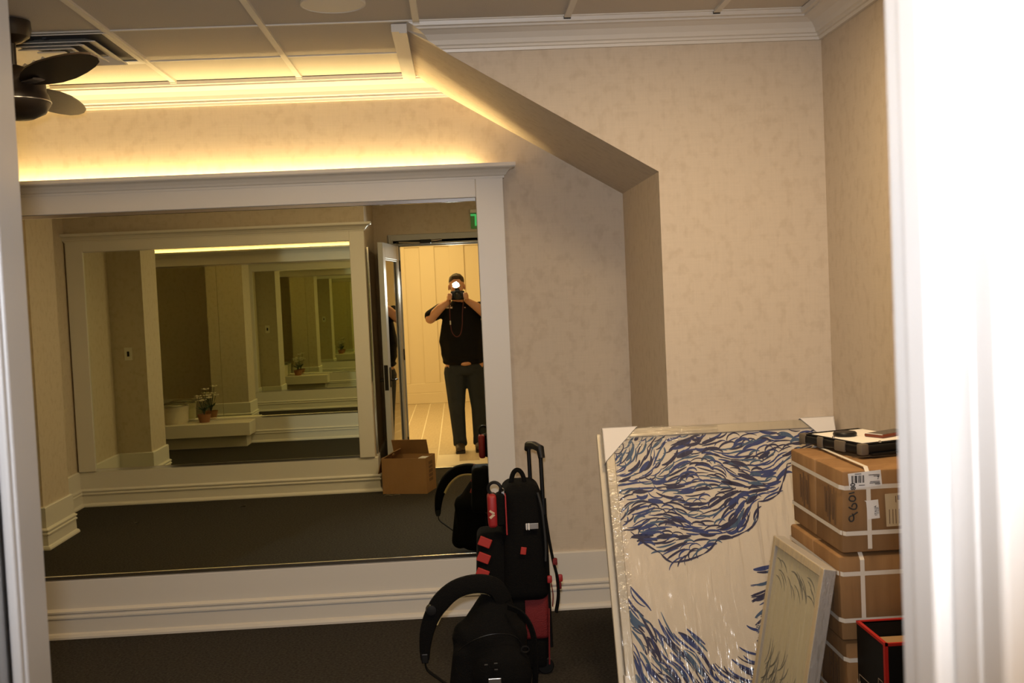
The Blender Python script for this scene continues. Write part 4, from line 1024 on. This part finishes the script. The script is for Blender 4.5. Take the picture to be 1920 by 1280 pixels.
for k in range(5):
    a = k * 1.25; d2 = Vector((math.cos(a), math.sin(a), .5)); n2 = Vector((-math.sin(a), math.cos(a), 0)) * .018; c_ = Vector((-2.90, 5.20, .40))
    g = G(); g.poly([c_, c_ + d2 * .06 + n2, c_ + d2 * .12, c_ + d2 * .06 - n2]); g.build('leaf', 'leaf', fl)
dk = empty('ornament', (-3.46, 5.20, .277), 'small dark ornament beside the plastic tub on the bench', 'ornament')
g = G(); g.lathe([(.0, .277), (.04, .277), (.055, .33), (.03, .40), (.02, .43), (.035, .45), (.0, .47)], (-3.46, 5.20, 0), seg=20); g.build('vase', 'clay', dk, smooth=True)

# ================================================================== the photographer
pe = empty('person', (.04, -.30, 0), 'person in black shirt and jeans photographing with flash in the hall doorway', 'person')
Hd = Vector((-.005, -.245, 1.665))
def hand(side):
    """hand gripping the camera body; side -1 is the viewer's left"""
    out = []
    w = Vector((side * .088, -.165, 1.515)); pc = Vector((side * .086, -.120, 1.558))
    out.append(('c', w, .024, pc, .030, (.75, 1, 1)))
    for k in range(4):
        z = 1.585 - k * .017; L = (.95, 1.0, .96, .82)[k]
        a = Vector((side * .092, -.105, z)); b = Vector((side * .088, -.105 + .042 * L, z + .003)); c = Vector((side * (.088 - .030 * L), -.100 + .050 * L, z + .002))
        out += [('c', a, .0092, b, .0088), ('c', b, .0088, c, .0078)]
    out += [('c', pc + Vector((0, -.010, .01)), .011, Vector((side * .066, -.148, 1.588)), .010), ('c', Vector((side * .066, -.148, 1.588)), .010, Vector((side * .042, -.150, 1.592)), .0085)]
    return out
prims = [
    # head: skull, face, jaw, nose, ears
    ('e', Hd + Vector((0, -.012, .028)), (.076, .094, .090)), ('e', Hd + Vector((0, .030, -.035)), (.062, .066, .085)), ('e', Hd + Vector((0, .052, -.085)), (.040, .040, .034)),
    ('c', Hd + Vector((0, .092, -.005)), .010, Hd + Vector((0, .104, -.038)), .014), ('e', Hd + Vector((0, .088, -.068)), (.024, .012, .010)),
    ('e', Hd + Vector((-.078, -.008, -.015)), (.010, .020, .032)), ('e', Hd + Vector((.078, -.008, -.015)), (.010, .020, .032)),
    ('c', (-.005, -.265, 1.59), .058, (.01, -.30, 1.47), .066),
    # trunk
    ('c', (.02, -.32, 1.40), .115, (.035, -.30, 1.10), .150, (1.5, 1.0, 1)), ('c', (.035, -.29, 1.10), .150, (.04, -.31, .84), .120, (1.35, 1.0, .8)), ('e', (.050, -.21, .895), (.07, .098, .030)),
    # arms
    ('c', (-.185, -.32, 1.425), .060, (-.280, -.175, 1.352), .052), ('c', (-.280, -.175, 1.352), .050, (-.175, -.150, 1.455), .044), ('c', (-.175, -.150, 1.455), .044, (-.090, -.162, 1.515), .027),
    ('c', (.225, -.32, 1.425), .060, (.285, -.175, 1.355), .052), ('c', (.285, -.175, 1.355), .050, (.180, -.150, 1.452), .044), ('c', (.180, -.150, 1.452), .044, (.090, -.162, 1.515), .027),
    # legs and feet
    ('c', (-.055, -.31, .84), .110, (-.050, -.31, .47), .072), ('c', (-.050, -.31, .47), .070, (-.035, -.34, .09), .045), ('c', (-.035, -.34, .06), .040, (-.045, -.21, .045), .034),
    ('c', (.150, -.31, .84), .110, (.155, -.31, .47), .072), ('c', (.155, -.31, .47), .070, (.150, -.36, .09), .045), ('c', (.150, -.36, .06), .040, (.165, -.24, .045), .034),
] + hand(-1) + hand(1)
blob('body', prims, .0062, 'skin', pe, smooth=2)
shirt = blob('shirt', [
    ('c', (.02, -.325, 1.415), .118, (.035, -.295, 1.12), .168, (1.52, 1.0, .9)), ('c', (.035, -.285, 1.12), .172, (.03, -.285, 1.00), .165, (1.42, 1.05, .9)), ('e', (.035, -.29, .985), (.238, .182, .100)), ('e', (.035, -.295, .915), (.228, .174, .060)),
    ('c', (-.175, -.33, 1.425), .078, (-.272, -.195, 1.378), .068), ('c', (.215, -.33, 1.425), .078, (.280, -.195, 1.380), .068), ('c', (-.005, -.29, 1.475), .074, (.01, -.31, 1.44), .10)], .011, 'black_shirt', pe, smooth=4)
jeans = blob('jeans', [
    ('c', (.045, -.305, .865), .124, (.045, -.31, .82), .124, (1.62, 1.20, .55)),
    ('c', (-.058, -.31, .80), .122, (-.060, -.305, .46), .088), ('c', (-.060, -.305, .46), .086, (-.045, -.335, .12), .070), ('c', (-.045, -.335, .12), .074, (-.042, -.34, .075), .076, (1, 1.05, .5)),
    ('c', (.152, -.31, .80), .122, (.165, -.305, .46), .088), ('c', (.165, -.305, .46), .086, (.160, -.355, .12), .072), ('c', (.160, -.355, .12), .076, (.160, -.36, .075), .078, (1, 1.05, .5))], .010, 'jeans', pe, smooth=4)
for x, y in ((-.040, -.33), (.158, -.35)):
    sh = blob('shoe', [('c', (x, y - .03, .055), .046, (x - .004, y + .06, .050), .044), ('c', (x - .004, y + .06, .050), .044, (x - .010, y + .155, .040), .034, (1.2, 1, 1))], .007, 'shoe', pe, smooth=3)
    g = G(); g.box(x - .052, x + .046, y - .085, y + .195, .0, .022, bevel=.010, seg=2, taper=(.95, .97)); g.build('sole', 'sole', sh)
blob('hair', [('e', Hd + Vector((0, -.022, .045)), (.082, .096, .084)), ('e', Hd + Vector((0, -.055, -.005)), (.074, .062, .075)), ('e', Hd + Vector((0, .055, .088)), (.056, .030, .022))], .008, 'hair', pe, smooth=2)
for s in (-1, 1):
    g = G(); g.lathe([(.0, .0), (.008, .003), (.011, .010), (.0, .018)], Hd + Vector((s * .031, .074, .004)), axis='Y', seg=12); g.build('eye', 'eye_white', pe, smooth=True)
# chest emblem: three stitched blocks above a bar
g = G(); yq = -.155
for x0, x1, z0, z1 in ((-.118, -.090, 1.445, 1.461), (-.086, -.058, 1.444, 1.460), (-.104, -.092, 1.466, 1.478), (-.086, -.074, 1.466, 1.480)): g.box(x0, x1, yq - .02, yq - .004, z0, z1)
g.build('chest_emblem', 'emblem', shirt)

# the camera in the person's hands
dc_ = empty('camera', (0, -.10, 1.53), 'black camera with raised flash held at the face', 'camera')
g = G(); g.box(-.068, .068, -.145, -.085, 1.525, 1.615, bevel=.012, seg=3); g.box(-.030, .030, -.150, -.080, 1.60, 1.640, bevel=.010, seg=3, taper=(.7, .8)); g.build('body', 'black_plastic', dc_, smooth=True)
g = G(); g.lathe([(.0, -.090), (.034, -.090), (.036, -.060), (.039, -.055), (.039, -.032), (.041, -.030), (.041, -.014), (.036, -.014), (.034, -.022), (.0, -.024)], (0, 0, 1.570), axis='Y', seg=32); ln = g.build('lens', 'black_plastic', dc_, smooth=True)
g = G(); g.lathe([(.0, -.0215), (.020, -.0225), (.033, -.0235), (.0, -.0238)], (0, 0, 1.570), axis='Y', seg=32); g.build('front_glass', 'phone_glass', ln, smooth=True)
g = G(); g.box(-.047, .023, -.105, -.060, 1.650, 1.692, bevel=.005, seg=2); fh_ = g.build('flash_head', 'black_plastic', dc_, smooth=True)
g = G(); g.tube([(-.012, -.095, 1.625), (-.012, -.090, 1.655)], .012, 10); g.build('flash_neck', 'black_plastic', dc_, smooth=True)
g = G(); g.box(-.042, .018, -.0598, -.0575, 1.655, 1.688, bevel=.0008, seg=1); g.build('flash_window', 'flash_em', fh_)
g = G(); g.tube(smooth_path([(-.068, -.12, 1.59), (-.083, -.11, 1.46), (-.083, -.095, 1.31), (-.070, -.09, 1.21), (-.030, -.09, 1.165), (.010, -.09, 1.19), (.032, -.095, 1.28), (.040, -.10, 1.40), (.066, -.12, 1.59)], 6), 1, 8, flat=(.004, .008), up=Vector((0, 1, 0))); cs = g.build('neck_strap', 'strap_red', dc_, smooth=True)
g = G(); g.box(-.089, -.077, -.093, -.086, 1.285, 1.325, bevel=.002); g.build('strap_clip', 'brushed', cs)
